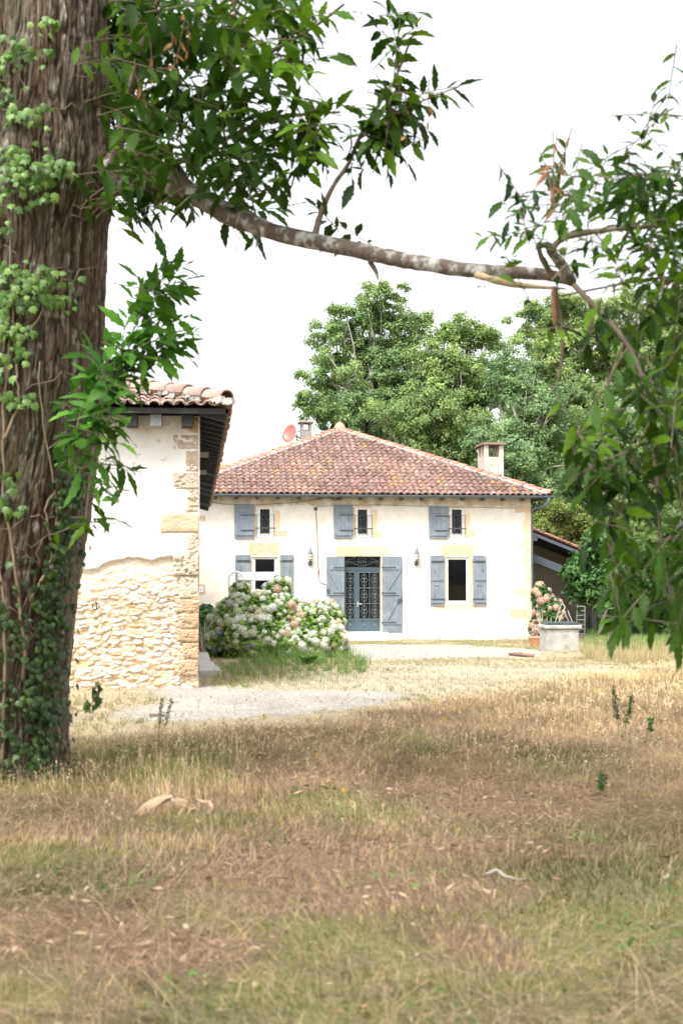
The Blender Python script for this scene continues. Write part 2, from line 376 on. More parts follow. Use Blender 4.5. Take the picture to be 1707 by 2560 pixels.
# short grass between the gravel, at the foot of the walls
def dens_yard(X, Y):
    lane, court, pale, fg = zones(X, Y)
    base = np.where(lane | court, .05, np.where(pale, .45, .95)) * (~fg)
    base = base * np.clip((fbm(X * .9, Y * .9, 41, 4) - .33) * 4, .05, 1)
    inside = ((X < .1) & (Y > 18.45)) | (Y > 44.9) & (X < 10.6)
    foot = (np.abs(Y - 44.6) < .45) & (X < 10.5) & (X > 3)
    return np.where(inside, 0, np.where(foot, .5, base))
def col_yard(X, Y, r):
    n = len(X); d = np.array([[.44, .36, .19], [.38, .30, .15], [.50, .42, .26], [.33, .31, .13]])[r.integers(0, 4, n)]; g = np.array([[.25, .3, .09], [.32, .35, .13], [.2, .27, .08]])[r.integers(0, 3, n)]
    return np.where((r.random(n) < np.clip(.28 + (fbm(X * .6, Y * .6, 47, 3) - .5) * 2.6, .05, .9))[:, None], g, d) * r.uniform(.8, 1.2, (n, 1))
yard = blades(520000, (-5, 20), (13, 47), dens_yard, lambda X, Y, r: r.uniform(.02, .085, len(X)), lambda X, Y, r: r.uniform(.002, .005, len(X)), col_yard, lean=.9, seed=6, clump=.2)
V, Fc, C = join([yard])
tag(np_obj('yard_grass', V, Fc, gm, col=C), 'short sparse grass tufts growing through the gravel yard', 'grass', kind='stuff')
# taller green-to-straw grass round the hydrangea and on the right by the well
HB = at_ground(690, 1690)
def dens_tall(X, Y):
    px, py, d = project(np.stack([X, Y, ground_z(X, Y)], -1))
    a = inpoly(px, py, [(520, 1700), (600, 1655), (700, 1648), (860, 1640), (930, 1660), (900, 1700), (860, 1712), (700, 1722), (560, 1722)])
    b = inpoly(px, py, [(1452, 1628), (1480, 1560), (1760, 1540), (1900, 1560), (1900, 1680), (1700, 1668), (1560, 1662), (1460, 1650)])
    n_ = np.clip((fbm(X * 1.5, Y * 1.5, 58, 3) - .32) * 3.5, .05, 1); return np.where(a, .9 * n_ * np.clip((1730 - py) / 60, .1, 1), np.where(b, .8 * n_, 0))
def col_tall(X, Y, r):
    n = len(X); px, py, d = project(np.stack([X, Y, ground_z(X, Y)], -1))
    t = np.where(px < 1000, (py - 1684) / 40, (py - 1600) / 50) + r.normal(0, .28, n)
    g = np.array([[.13, .24, .07], [.18, .29, .08], [.24, .32, .1]])[r.integers(0, 3, n)]; d_ = np.array([[.5, .42, .22], [.42, .38, .18], [.56, .46, .28]])[r.integers(0, 3, n)]
    return np.where((t < .5)[:, None], g, d_) * r.uniform(.8, 1.2, (n, 1))
tall = blades(420000, (-1, 22), (19, 56), dens_tall, lambda X, Y, r: r.uniform(.05, .32, len(X)) * np.where(X < 6, .45 + 2.0 * fbm(X * 1.3, Y * 1.3, 59, 3) * np.clip((Y - 22) / 5, .25, 1), 1.2), lambda X, Y, r: r.uniform(.002, .005, len(X)), col_tall, lean=.3, seed=8, clump=.25)
V, Fc, C = join([tall])
tag(np_obj('tall_grass', V, Fc, gm, col=C), 'tall green and straw coloured grass by the hydrangea and the well', 'grass', kind='stuff')
# pebbles
def pebbles():
    r = np.random.default_rng(12); n = 26000
    X = r.uniform(-4, 13, n); Y = r.uniform(13, 46, n); l, c, p, fg = zones(X, Y); k = (l | c | (p & (r.random(n) < .3))) & ~((X < .1) & (Y > 18.4)); X, Y = X[k], Y[k]; n = len(X)
    s = r.uniform(.006, .022, n); T = np.array([[1, 0, 0], [0, 1, 0], [-1, 0, 0], [0, -1, 0], [0, 0, .7]]); a = r.uniform(0, 6.3, n)
    ca, sa = np.cos(a), np.sin(a)
    V = np.stack([X[:, None] + s[:, None] * (T[:, 0] * ca[:, None] - T[:, 1] * sa[:, None] * .7), Y[:, None] + s[:, None] * (T[:, 0] * sa[:, None] + T[:, 1] * ca[:, None] * .7), ground_z(X, Y)[:, None] + s[:, None] * T[:, 2] * .8], -1)
    b = np.arange(n)[:, None, None] * 5; Ft = (b + np.array([[0, 1, 4], [1, 2, 4], [2, 3, 4], [3, 0, 4]])).reshape(-1, 3)
    C = np.repeat(np.array([[.4, .37, .34], [.5, .47, .43], [.26, .24, .22], [.58, .54, .49]])[r.integers(0, 4, n)], 5, 0)
    tag(np_obj('gravel', V.reshape(-1, 3), Ft, mat('pebble', (.9, .9, .9), (1.1, 1.1, 1.1), rough=.9, attr=True), col=C), 'pale loose gravel on the lane and yard', 'gravel', kind='stuff')
pebbles()
def litter():
    """curled fallen chestnut leaves and husks lying in the meadow"""
    r = np.random.default_rng(15); n = 16000
    Y = 3 + 14 * r.random(n) ** 1.2; X = Y * math.tan(TH) + r.uniform(-1, 1, n) * (Y * .28 + 1)
    k = r.random(n) < .12 + .88 * bare(X, Y); X, Y = X[k], Y[k]; n = len(X)
    L = .010 + .030 * r.random(n) ** 2; W = L * r.uniform(.25, .4, n); a = r.uniform(0, 6.3, n); z = ground_z(X, Y) + r.uniform(.005, .05, n)
    d = np.stack([np.cos(a), np.sin(a), r.uniform(-.3, .3, n)], -1); s = np.stack([-np.sin(a), np.cos(a), r.uniform(-.5, .5, n)], -1)
    c = np.stack([X, Y, z], -1); u = np.array([0, 0, 1.0])
    V = np.stack([c - d * L[:, None], c - s * W[:, None] + u * (W * .6)[:, None], c, c + s * W[:, None] + u * (W * .6)[:, None], c + d * L[:, None] + u * (L * .3)[:, None]], 1)
    b = np.arange(n)[:, None, None] * 5; Ft = (b + np.array([[0, 1, 2], [0, 2, 3], [1, 4, 2], [2, 4, 3]])).reshape(-1, 3)
    C = np.repeat(np.array([[.34, .21, .12], [.27, .17, .11], [.50, .36, .22], [.46, .36, .24], [.20, .125, .09]])[r.integers(0, 5, n)], 5, 0)
    tag(np_obj('leaf_litter', V.reshape(-1, 3), Ft, mat('litter', (.85, .85, .85), (1.15, 1.1, 1.1), rough=.8, attr=True), col=C), 'brown curled fallen leaves scattered in the meadow', 'leaf litter', kind='stuff')
litter()
# ------------------------------------------------------------------ clay tile roofs
def tile_field(O, U, V, cols, rows, inside, pal, pitch=.2, expo=.33, seed=1, over=.05, big=1.0):
    pal = pal * .72 + pal.mean(0) * .28
    """half-round cover tiles over channel tiles; O is the low left corner, U runs along the eave and V up the slope"""
    r = np.random.default_rng(seed); O, U, V = [np.array(a, float) for a in (O, U, V)]; U /= np.linalg.norm(U); V /= np.linalg.norm(V); N = np.cross(U, V)
    if N[2] < 0: N = -N
    Vs, Fs, Cs, b = [], [], [], 0
    I, J = np.meshgrid(np.arange(cols), np.arange(rows)); I = I.ravel(); J = J.ravel()
    for kind in (0, 1):
        uc = (I + (.5 if kind else 0)) * pitch; vc = J * expo
        k = inside(uc, vc + .15); u0 = uc[k] + r.normal(0, .007, k.sum()); v0 = vc[k] - over + r.normal(0, .014, k.sum()); n = len(u0)
        a = np.linspace(0, math.pi, 7); ca = np.cos(a); sa = np.sin(a); L = expo * 1.25
        sk = r.normal(0, .012, n)
        rings = []
        for (vv, w_, h_, lift) in ((0, .088 * big, .078 * big, .022), (L, .068 * big, .058 * big, .0)):
            if kind == 0: w_ *= 1.05; lift -= .0
            sgn = 1 if kind else -1
            nn = sgn * h_ * sa * (1 if kind else .8) + lift + (0 if kind else .055)
            P = O + U * (u0[:, None, None] + (sk * (vv > 0))[:, None, None] + (w_ * ca)[None, :, None]) + V * (v0[:, None, None] + vv) + N * (nn[None, :, None] + r.normal(0, .004, n)[:, None, None])
            rings.append(P)
        P = O + U * (u0[:, None, None] + (.074 * big * ca)[None, :, None]) + V * (v0[:, None, None] + .001) + N * (((1 if kind else -1) * .062 * big * sa * (1 if kind else .8) + .02 + (0 if kind else .055))[None, :, None])
        rings.append(P)
        A = np.concatenate(rings, 1); Vs.append(A.reshape(-1, 3))
        q = []
        for i in range(6): q += [[i, i + 1, i + 8, i + 7], [i + 1, i, 14 + i, 15 + i]]
        Fs.append((np.arange(n)[:, None, None] * 21 + np.array(q)).reshape(-1, 4) + b); b += n * 21
        c = pal[r.integers(0, len(pal), n)] * r.uniform(.84, 1.16, (n, 1))
        Cs.append(np.repeat(c, 21, 0))
    return np.concatenate(Vs), np.concatenate(Fs), np.concatenate(Cs)
def ridge_caps(A, B, mtl, parent, pal, w=.13, h=.11, expo=.34, seed=3, name='ridge_tiles'):
    A, B = np.array(A, float), np.array(B, float); D = B - A; L = np.linalg.norm(D); D /= L
    S = np.cross(D, (0, 0, 1.0)); S /= np.linalg.norm(S); N = np.cross(S, D); n = int(L / expo) + 1
    r = np.random.default_rng(seed); V, Fq, C = [], [], []
    a = np.linspace(-.15, math.pi + .15, 9)
    for i in range(n):
        c = pal[r.integers(0, len(pal))] * r.uniform(.85, 1.15); b = len(V); s0 = i * expo; j = r.normal(0, .006, 2)
        for (t, ww, hh, li) in ((0, w, h, .02), (expo * 1.15, w * .85, h * .85, 0), (.002, w * .86, h * .84, .018)):
            for q in a: V.append(A + D * (s0 + t) + S * (math.cos(q) * ww + j[0]) + N * (math.sin(q) * hh + li + j[1])); C.append(c)
        for k in range(8): Fq += [[b + k, b + k + 1, b + 10 + k, b + 9 + k], [b + k + 1, b + k, b + 18 + k, b + 19 + k]]
    return np_obj(name, V, np.array(Fq), mtl, parent, col=np.array(C))
M = {}
M['plaster'] = mat('lime_plaster', (.80, .765, .70), (.70, .66, .58), scale=3.2, rough=.95, bump=.012, bscale=28, c3=(.62, .58, .49), s3=1.1, r3=(.56, .75))
M['barn_plaster'] = mat('old_render', (.87, .865, .85), (.80, .79, .765), scale=4, rough=.95, bump=.012, bscale=26, c3=(.60, .56, .50), s3=14, r3=(.63, .72))
M['stone'] = mat('ochre_stone', (.64, .485, .325), (.57, .435, .30), scale=6, rough=.92, bump=.012, bscale=30, c3=(.52, .36, .22), s3=9, r3=(.52, .7))
M['stone_pale'] = mat('pale_stone', (.72, .56, .38), (.66, .52, .36), scale=6, rough=.92, bump=.012, bscale=30)
M['pit_stone'] = mat('pitted_stone', (.79, .67, .53), (.70, .55, .40), scale=9, rough=.95, bump=.05, bscale=34, c3=(.48, .35, .24), s3=30, r3=(.61, .67), stretch=(1, 1, 1.6))
M['pit_stone2'] = mat('orange_pitted_stone', (.70, .49, .315), (.58, .385, .23), scale=8, rough=.95, bump=.06, bscale=30, c3=(.45, .30, .18), s3=26, r3=(.60, .68), stretch=(1, 1, 1.8))
M['tile'] = mat('clay_tile', (.85, .85, .85), (1.1, 1.08, 1.05), scale=14, rough=.9, bump=.006, bscale=60, attr=True)
M['tile_new'] = mat('orange_clay', (.85, .85, .85), (1.15, 1.1, 1.05), scale=8, rough=.85, bump=.004, attr=True)
M['mortar'] = mat('white_mortar', (.56, .52, .49), (.42, .39, .37), scale=14, rough=.95, bump=.02, bscale=30)
M['shutter'] = mat('blue_grey_paint', (.195, .235, .275), (.155, .19, .225), scale=5, rough=.6, bump=.004, bscale=40, stretch=(4, 1, .5), c3=(.25, .285, .31), s3=3, r3=(.52, .72))
M['hinge'] = mat('dark_iron', (.07, .085, .10), (.05, .06, .07), scale=10, rough=.55)
M['door'] = mat('blue_green_paint', (.065, .105, .13), (.055, .09, .11), scale=5, rough=.4, bump=.002)
M['iron_pale'] = mat('grey_blue_iron', (.15, .19, .215), (.12, .15, .17), scale=20, rough=.45)
M['pvc'] = mat('white_pvc', (.82, .82, .82), (.78, .78, .78), scale=4, rough=.35)
M['zinc'] = mat('grey_zinc', (.13, .165, .20), (.10, .13, .16), scale=7, rough=.45, metal=.3)
M['black_wood'] = mat('black_stained_wood', (.022, .023, .026), (.04, .042, .047), scale=6, rough=.75, bump=.01, bscale=30, stretch=(1, 6, 6))
M['beam'] = mat('slate_beam', (.105, .125, .15), (.08, .095, .115), scale=6, rough=.7, bump=.006, stretch=(1, 5, 5))
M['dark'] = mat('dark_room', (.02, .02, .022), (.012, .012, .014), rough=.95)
M['glass'] = glass_mat('window_glass', (.75, .77, .78))
M['curtain'] = mat('grey_curtain', (.20, .19, .19), (.15, .14, .14), scale=3, rough=.95, stretch=(14, 1, .4))
M['brass'] = mat('pale_metal', (.75, .73, .68), rough=.3, metal=.6)
M['red'] = mat('red_dish_paint', (.62, .13, .11), (.55, .11, .09), scale=4, rough=.45)
M['chim'] = mat('weathered_render', (.66, .60, .51), (.45, .39, .33), scale=5, rough=.95, bump=.012, c3=(.55, .33, .16), s3=2.6, r3=(.58, .68), stretch=(2.2, 2.2, .6))
M['chim_old'] = mat('grey_old_render', (.38, .35, .30), (.26, .24, .21), scale=6, rough=.95, bump=.012, stretch=(2, 2, .7))
M['cable'] = mat('cable', (.10, .085, .08), rough=.7)
M['rust'] = mat('rusty_pipe', (.24, .12, .09), (.30, .17, .13), scale=20, rough=.8)
PAL_OLD = np.array([[.28, .165, .15], [.31, .185, .165], [.25, .16, .155], [.36, .23, .195], [.27, .185, .17], [.22, .135, .13], [.42, .29, .24], [.29, .20, .175], [.29, .235, .185]])
PAL_NEW = np.array([[.44, .21, .14], [.40, .195, .135], [.48, .25, .165], [.35, .19, .14]])
PAL_BARN = np.array([[.36, .26, .22], [.31, .215, .185], [.42, .325, .27], [.26, .18, .16], [.38, .30, .23]])

H = 45.0
xl = -4.0; xr_ = XZ(1327, 1450, H)[0]; ZG = float(ground_z(6, H)) - .12
EY = 44.62; ZE = XZ(950, 1236, EY)[1]
XER = XZ(1378, 1240, EY)[0]; XA = XZ(850, 1072, EY + 6.1)[0]; HALF = XER - XA; YA = EY + HALF; ZA = XZ(850, 1076, YA)[1]; XEL = XA - HALF
house = thing('farmhouse', (XA, H, ZG), 'cream rendered two storey farmhouse with old red clay hip roof and blue-grey shutters', 'house')
def rect(x0, y0, x1, y1, Y=H):
    a = XZ(x0, y1, Y); b = XZ(x1, y0, Y); return a[0], b[0], a[1], b[1]      # X0,X1,Z0,Z1
UPW = [rect(641, 1267, 685, 1343), rect(887, 1269, 929, 1344), rect(1123, 1269, 1162, 1344)]
LOW = [rect(630, 1392, 694, 1511), rect(1113, 1392, 1173, 1511)]
DOOR = rect(861, 1391, 952, 1580)
holes = UPW + LOW + [DOOR]
def wall_holes(mb, x0, x1, z0, z1, Y, holes, depth):
    xs = sorted({x0, x1, *[h[0] for h in holes], *[h[1] for h in holes]}); zs = sorted({z0, z1, *[h[2] for h in holes], *[h[3] for h in holes]})
    for a, b in zip(xs, xs[1:]):
        for c, d in zip(zs, zs[1:]):
            mx_, mz_ = (a + b) / 2, (c + d) / 2
            if any(h[0] < mx_ < h[1] and h[2] < mz_ < h[3] for h in holes): continue
            mb.add([(a, Y, c), (b, Y, c), (b, Y, d), (a, Y, d)], [(0, 1, 2, 3)])
    for a, b, c, d in holes:
        y2 = Y + depth
        mb.add([(a, Y, c), (a, y2, c), (a, y2, d), (a, Y, d)], [(0, 1, 2, 3)]); mb.add([(b, Y, c), (b, Y, d), (b, y2, d), (b, y2, c)], [(0, 1, 2, 3)])
        mb.add([(a, Y, c), (b, Y, c), (b, y2, c), (a, y2, c)], [(0, 1, 2, 3)]); mb.add([(a, Y, d), (a, y2, d), (b, y2, d), (b, Y, d)], [(0, 1, 2, 3)])
wm = MB(); ZT = ZE - .03
wall_holes(wm, xl, xr_, ZG - .3, ZT, H, holes, .4)
YB = 60.0
wm.add([(xr_, H, ZG - .3), (xr_, YB, ZG - .3), (xr_, YB, ZT), (xr_, H, ZT)], [(0, 1, 2, 3)])
wm.add([(xl, H, ZG - .3), (xl, H, ZT), (xl, YB, ZT), (xl, YB, ZG - .3)], [(0, 1, 2, 3)])
wm.add([(xl, YB, ZG - .3), (xl, YB, ZT), (xr_, YB, ZT), (xr_, YB, ZG - .3)], [(0, 1, 2, 3)])
# lime plaster, browner right under the eave where the damp sits
pl = M['plaster']
wall_o = wm.build('wall', pl, house)
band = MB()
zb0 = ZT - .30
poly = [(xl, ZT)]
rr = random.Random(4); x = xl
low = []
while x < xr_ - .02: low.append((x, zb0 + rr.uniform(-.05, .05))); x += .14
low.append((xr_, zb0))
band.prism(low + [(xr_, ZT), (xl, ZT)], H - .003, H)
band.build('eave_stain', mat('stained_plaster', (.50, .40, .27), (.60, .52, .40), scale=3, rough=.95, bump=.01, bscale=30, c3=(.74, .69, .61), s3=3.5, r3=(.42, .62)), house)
pm = MB(); zp = XZ(1200, 1578, H)[1]
pm.prism([(XZ(975, 1590, H)[0], ZG - .2), (xr_ + .03, ZG - .2), (xr_ + .03, zp), (XZ(975, 1590, H)[0], zp)], H - .03, H)
pm.build('plinth', M['plaster'], house)
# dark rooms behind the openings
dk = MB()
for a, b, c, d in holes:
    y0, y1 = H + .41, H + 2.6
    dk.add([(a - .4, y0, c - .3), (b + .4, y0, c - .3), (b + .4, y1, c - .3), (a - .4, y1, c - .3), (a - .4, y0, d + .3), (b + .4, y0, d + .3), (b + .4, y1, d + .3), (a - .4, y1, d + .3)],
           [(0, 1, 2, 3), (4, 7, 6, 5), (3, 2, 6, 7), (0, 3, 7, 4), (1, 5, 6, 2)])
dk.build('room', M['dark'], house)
def stone(x0, y0, x1, y1, m='stone', seed=0, Y=H, proud=.006, parent=None, name='stone_block', amp=.02):
    a, b, c, d = rect(x0, y0, x1, y1, Y)
    return MB().prism(rough_rect(a, b, c, d, amp, seed=seed), Y - proud, Y + .02).build(name, M[m], parent or house)
for i, (x0, y0, x1, y1, m) in enumerate([(622, 1357, 699, 1386, 'stone'), (841, 1367, 909, 1390, 'stone'), (909.6, 1366, 974, 1390, 'stone_pale'), (1103, 1361, 1183, 1388, 'stone'),
                                         (640, 1261, 686, 1266, 'stone_pale'), (886, 1262, 930, 1268, 'stone_pale'), (1122, 1263, 1163, 1268, 'stone_pale')]):
    stone(x0, y0, x1, y1, m, seed=i, name='lintel', amp=.025)
for i, q in enumerate([(685.5, 1277, 700, 1326), (685.5, 1326.8, 719, 1341), (636, 1266, 640.5, 1343), (929.5, 1275, 943, 1330), (929.5, 1331, 954, 1344), (882.6, 1268, 886.5, 1344), (1162.5, 1283, 1174, 1326), (1162.5, 1327, 1185, 1343), (1120, 1268, 1122.6, 1344),
                       (695, 1389, 701, 1511), (626, 1389, 629.6, 1511), (1173.5, 1389, 1183, 1450), (1173.5, 1451, 1182, 1511), (1109, 1389, 1112.6, 1511), (952.5, 1391, 956.5, 1565), (951.8, 1565.5, 958, 1580)]):
    stone(*q, 'stone' if i % 3 else 'stone_pale', seed=20 + i, name='jamb_stone', amp=.012)
stone(1093, 1511.6, 1191, 1524, 'stone_pale', seed=50, name='sill'); stone(620, 1511.6, 706, 1522, 'stone_pale', seed=51, name='sill')
QH = [(1286, 1264, 1326, 1281, 'stone'), (1305, 1304, 1326, 1333, 'stone_pale'), (1313, 1334, 1326, 1350, 'stone_pale'), (1300, 1351, 1326, 1368, 'stone_pale'), (1314, 1369, 1326, 1384, 'stone'), (1304, 1385, 1326, 1409, 'stone_pale'), (1316, 1410, 1326, 1433, 'stone'), (1317, 1434, 1326, 1466, 'stone'),
      (1286, 1467, 1326, 1488, 'stone_pale'), (1316, 1489, 1326, 1522, 'stone_pale'), (1275, 1523, 1326, 1546, 'stone'), (1316, 1547, 1326, 1577, 'stone_pale'), (1312, 1282, 1326, 1303, 'stone_pale'), (498, 1289, 514, 1302, 'stone'), (497, 1345, 503, 1356, 'stone')]
for i, q in enumerate(QH): stone(*q[:4], q[4], seed=70 + i, name='quoin', amp=.018)
# patched and dirty render
grm = mat('grey_repair_render', (.66, .655, .60), (.73, .71, .66), scale=5, rough=.95, bump=.008, bscale=25)
for i_, q in enumerate([(1085, 1526, 1190, 1556), (1060, 1548, 1135, 1566), (1128, 1548, 1172, 1572)]):
    a, b, c, d = rect(*q); MB().prism(rough_rect(a, b, c, d, .07, seed=140 + i_), H - .003 - .001 * i_, H + .01).build('render_patch', grm, house)
dirt = MB(); xs_ = np.arange(XZ(975, 1590, H)[0], xr_ + .02, .12); rr = random.Random(41)
pz_ = [(x_, ZG + .16 + rr.uniform(0, .10) * rr.random()) for x_ in xs_]
dirt.prism([(xs_[0], ZG - .1), (xs_[-1], ZG - .1)] + pz_[::-1], H - .0335, H - .03); dirt.build('splash_dirt', mat('splash_dirt', (.50, .43, .33), (.74, .70, .62), scale=3, rough=.95, stretch=(1, 1, .5), ramp=(.4, .6)), house)
# door step
a, b, c, d = rect(853, 1581, 972, 1610, H - .5)
MB().box(a, b, H - .55, H - .01, ZG - .1, DOOR[2] - .01).build('doorstep', mat('pale_step_stone', (.78, .76, .72), (.7, .67, .62), scale=6, rough=.9, bump=.006), house, bevel=.015)

# roof
sl_ = math.hypot(HALF, ZA - ZE)
def slope_face(O, U, V, cols, rows, inside, name, seed, lb):
    V_, F_, C_ = tile_field(O, U, V, cols, rows, inside, PAL_OLD, seed=seed)
    g = fbm(V_[:, 0] * 1.3 + V_[:, 1], V_[:, 2] * 2.2, 66, 3); C_ = C_ * (.40 + .72 * g)[:, None] * np.array([1, .95, .9])
    r_ = np.random.default_rng(seed); nt_ = len(C_) // 21
    t_ = r_.random(nt_); lich = np.repeat(((fbm(V_[::21, 0] * .9, V_[::21, 2] * 2, 67, 3) > .55) & (t_ < .05)) | (t_ < .006), 21)
    C_[lich] = np.array([.34, .21, .09]) * r_.uniform(.7, 1.2, (lich.sum(), 1))
    return np_obj(name, V_, F_, M['tile'], house, col=C_, smooth=False)
Vf = np.array([0, YA - EY, ZA - ZE]); tan_ = HALF / sl_
slope_face((XEL, EY, ZE), (1, 0, 0), Vf, int(2 * HALF / .2) + 1, int(sl_ / .33) + 1, lambda u, v: (u > v * tan_ + .06) & (u < 2 * HALF - v * tan_ - .06), 'front_roof_tiles', 3, '')
Vr = np.array([-HALF, 0, ZA - ZE]); LB = YB + .4 - EY
slope_face((XER, EY, ZE), (0, 1, 0), Vr, int(LB / .2), int(sl_ / .33) + 1, lambda u, v: u > v * tan_ + .06, 'side_roof_tiles', 4, '')
slope_face((XEL, EY, ZE), (0, 1, 0), (HALF, 0, ZA - ZE), int(LB / .2), int(sl_ / .33) + 1, lambda u, v: u > v * tan_ + .06, 'side_roof_tiles', 5, '')
dkm = MB(); dz = .035
ap = (XA, YA, ZA - dz); rb = (XA, YB + .4, ZA - dz)
fl, fr, bl, br = (XEL, EY, ZE - dz), (XER, EY, ZE - dz), (XEL, YB + .4, ZE - dz), (XER, YB + .4, ZE - dz)
dkm.add([fl, fr, bl, br, ap, rb], [(0, 1, 4), (1, 3, 5, 4), (3, 2, 5), (2, 0, 4, 5)])
dkm.add([(x_, y_, z_ - .04) for x_, y_, z_ in (fl, fr, br, bl)], [(0, 1, 2, 3)])
dkm.build('roof_deck', M['black_wood'], house)
apx = np.array([XA, YA, ZA]); eR = np.array([XER, EY, ZE]); eL = np.array([XEL, EY, ZE])
for P0, s_ in ((eR, 5), (eL, 6)):
    ridge_caps(P0 + (0, 0, .05), apx + (0, 0, .05), M['tile_new'], house, PAL_NEW, seed=s_, w=.125, h=.10)
ridge_caps(apx + (0, 0, .05), (XA, YB + .3, ZA + .05), M['tile_new'], house, PAL_NEW, seed=7)
# white mortar bedding under the hip caps, filling the wavy tile ends
for P0, sx in ((eR, -1), (eL, 1)):
    mb = MB(); n_ = 150; rr = random.Random(8)
    inn, mid_ = [], []
    Nf = np.cross((1, 0, 0), Vf); Nf = Nf / np.linalg.norm(Nf)
    for i in range(n_ + 1):
        t = i / n_; p = P0 * (1 - t) + apx * t
        inn.append(p + np.array([sx * (.165 + .03 * math.sin(i * 1.9) + rr.uniform(-.015, .015)), 0, 0]) + Nf * .075)
        mid_.append(p + np.array([sx * .06, 0, 0]) + Nf * .13)
    b0 = len(mb.v); mb.add(inn + mid_, [(i, i + 1, n_ + 2 + i, n_ + 1 + i) for i in range(n_)])
    low_ = [q - Nf * .07 for q in inn]; mb.add(inn + low_, [(i, n_ + 1 + i, n_ + 2 + i, i + 1) for i in range(n_)])
    mb.build('hip_mortar', M['mortar'], house)
MB().lathe((XA, YA - .02, ZA + .02), [(.20, 0), (.19, .13), (.12, .22), (.05, .26)], 10).build('hip_finial', mat('pale_orange_clay', (.62, .40, .27), (.55, .33, .2), rough=.9, bump=.01), house)
# pale broken tile patch
# wing roof ridge running off to the left behind the barn
wz = XZ(520, 1168, 50)[1]; wx = XZ(545, 1168, 50)[0]
V_, F_, C_ = tile_field((-9, 46.4, wz - 1.1), (1, 0, 0), (0, 3.6, 1.1), int((wx + 9.2) / .2), 11, lambda u, v: u < 99, PAL_NEW, seed=9)
np_obj('wing_roof_tiles', V_, F_, M['tile_new'], house, col=C_)
ridge_caps((-9, 50, wz), (wx + .2, 50, wz), M['tile_new'], house, PAL_NEW, seed=11)
MB().add([(-9, 46.4, wz - 1.14), (wx, 46.4, wz - 1.14), (wx, 50, wz - .04), (-9, 50, wz - .04), (wx, 53.6, wz - 1.14), (-9, 53.6, wz - 1.14)], [(0, 1, 2, 3), (3, 2, 4, 5)]).build('wing_roof_deck', M['black_wood'], house)
# rafter ends, gutter, downpipe
for i in range(19):
    x = XEL + .35 + i * .655
    MB().box(x - .045, x + .045, EY + .04, H + .05, ZE - .17, ZE - .08).build('rafter_end', M['beam'], house)
g = MB(); gy = EY - .07; gr = .062; gx0, gx1 = XEL - .05, XER + .12
n_ = 9; ring = [(gy + gr * math.cos(a), ZE - .035 + gr * math.sin(a)) for a in np.linspace(math.pi, 2 * math.pi, n_)]
ring2 = [(gy + (gr - .006) * math.cos(a), ZE - .035 + (gr - .006) * math.sin(a)) for a in np.linspace(math.pi, 2 * math.pi, n_)]
for x_ in (gx0, gx1): g.add([(x_, y_, z_) for y_, z_ in ring + ring2], [])
g.f += [(i, i + 1, 2 * n_ + i + 1, 2 * n_ + i) for i in range(n_ - 1)] + [(n_ + i + 1, n_ + i, 3 * n_ + i, 3 * n_ + i + 1) for i in range(n_ - 1)]
g.f += [tuple(range(n_)), tuple(range(2 * n_, 3 * n_))]
g.tube([(gx0, gy - gr, ZE - .033), (gx1, gy - gr, ZE - .033)], .011, 6)
g.build('gutter', M['zinc'], house, smooth=False)
dx = XZ(1331, 1300, H - .1)[0]; d0 = XZ(1371, 1252, EY - .07)[0]
dp = MB(); zt = ZE - .06
dp.tube([(d0, gy, zt), (d0, gy, zt - .10), (d0 - .02, gy + .02, zt - .2), (d0 - .12, gy + .08, zt - .27), (dx + .12, H + .02, zt - .33), (dx + .03, H + .05, zt - .38), (dx, H + .06, zt - .5), (dx, H + .06, ZG + .75), (dx + .02, H + .04, ZG + .62), (dx + .1, H - .02, ZG + .46), (dx + .12, H - .03, ZG + .36), (dx + .12, H - .03, ZG + .12)], .046, 12)
dp.tube([(dx, H + .06, 2.0), (dx, H + .06, 2.06)], .053, 12); dp.tube([(dx, H + .06, 1.9), (dx, H + .06, 1.93)], .051, 12)
dp.build('downpipe', M['zinc'], house, smooth=True)

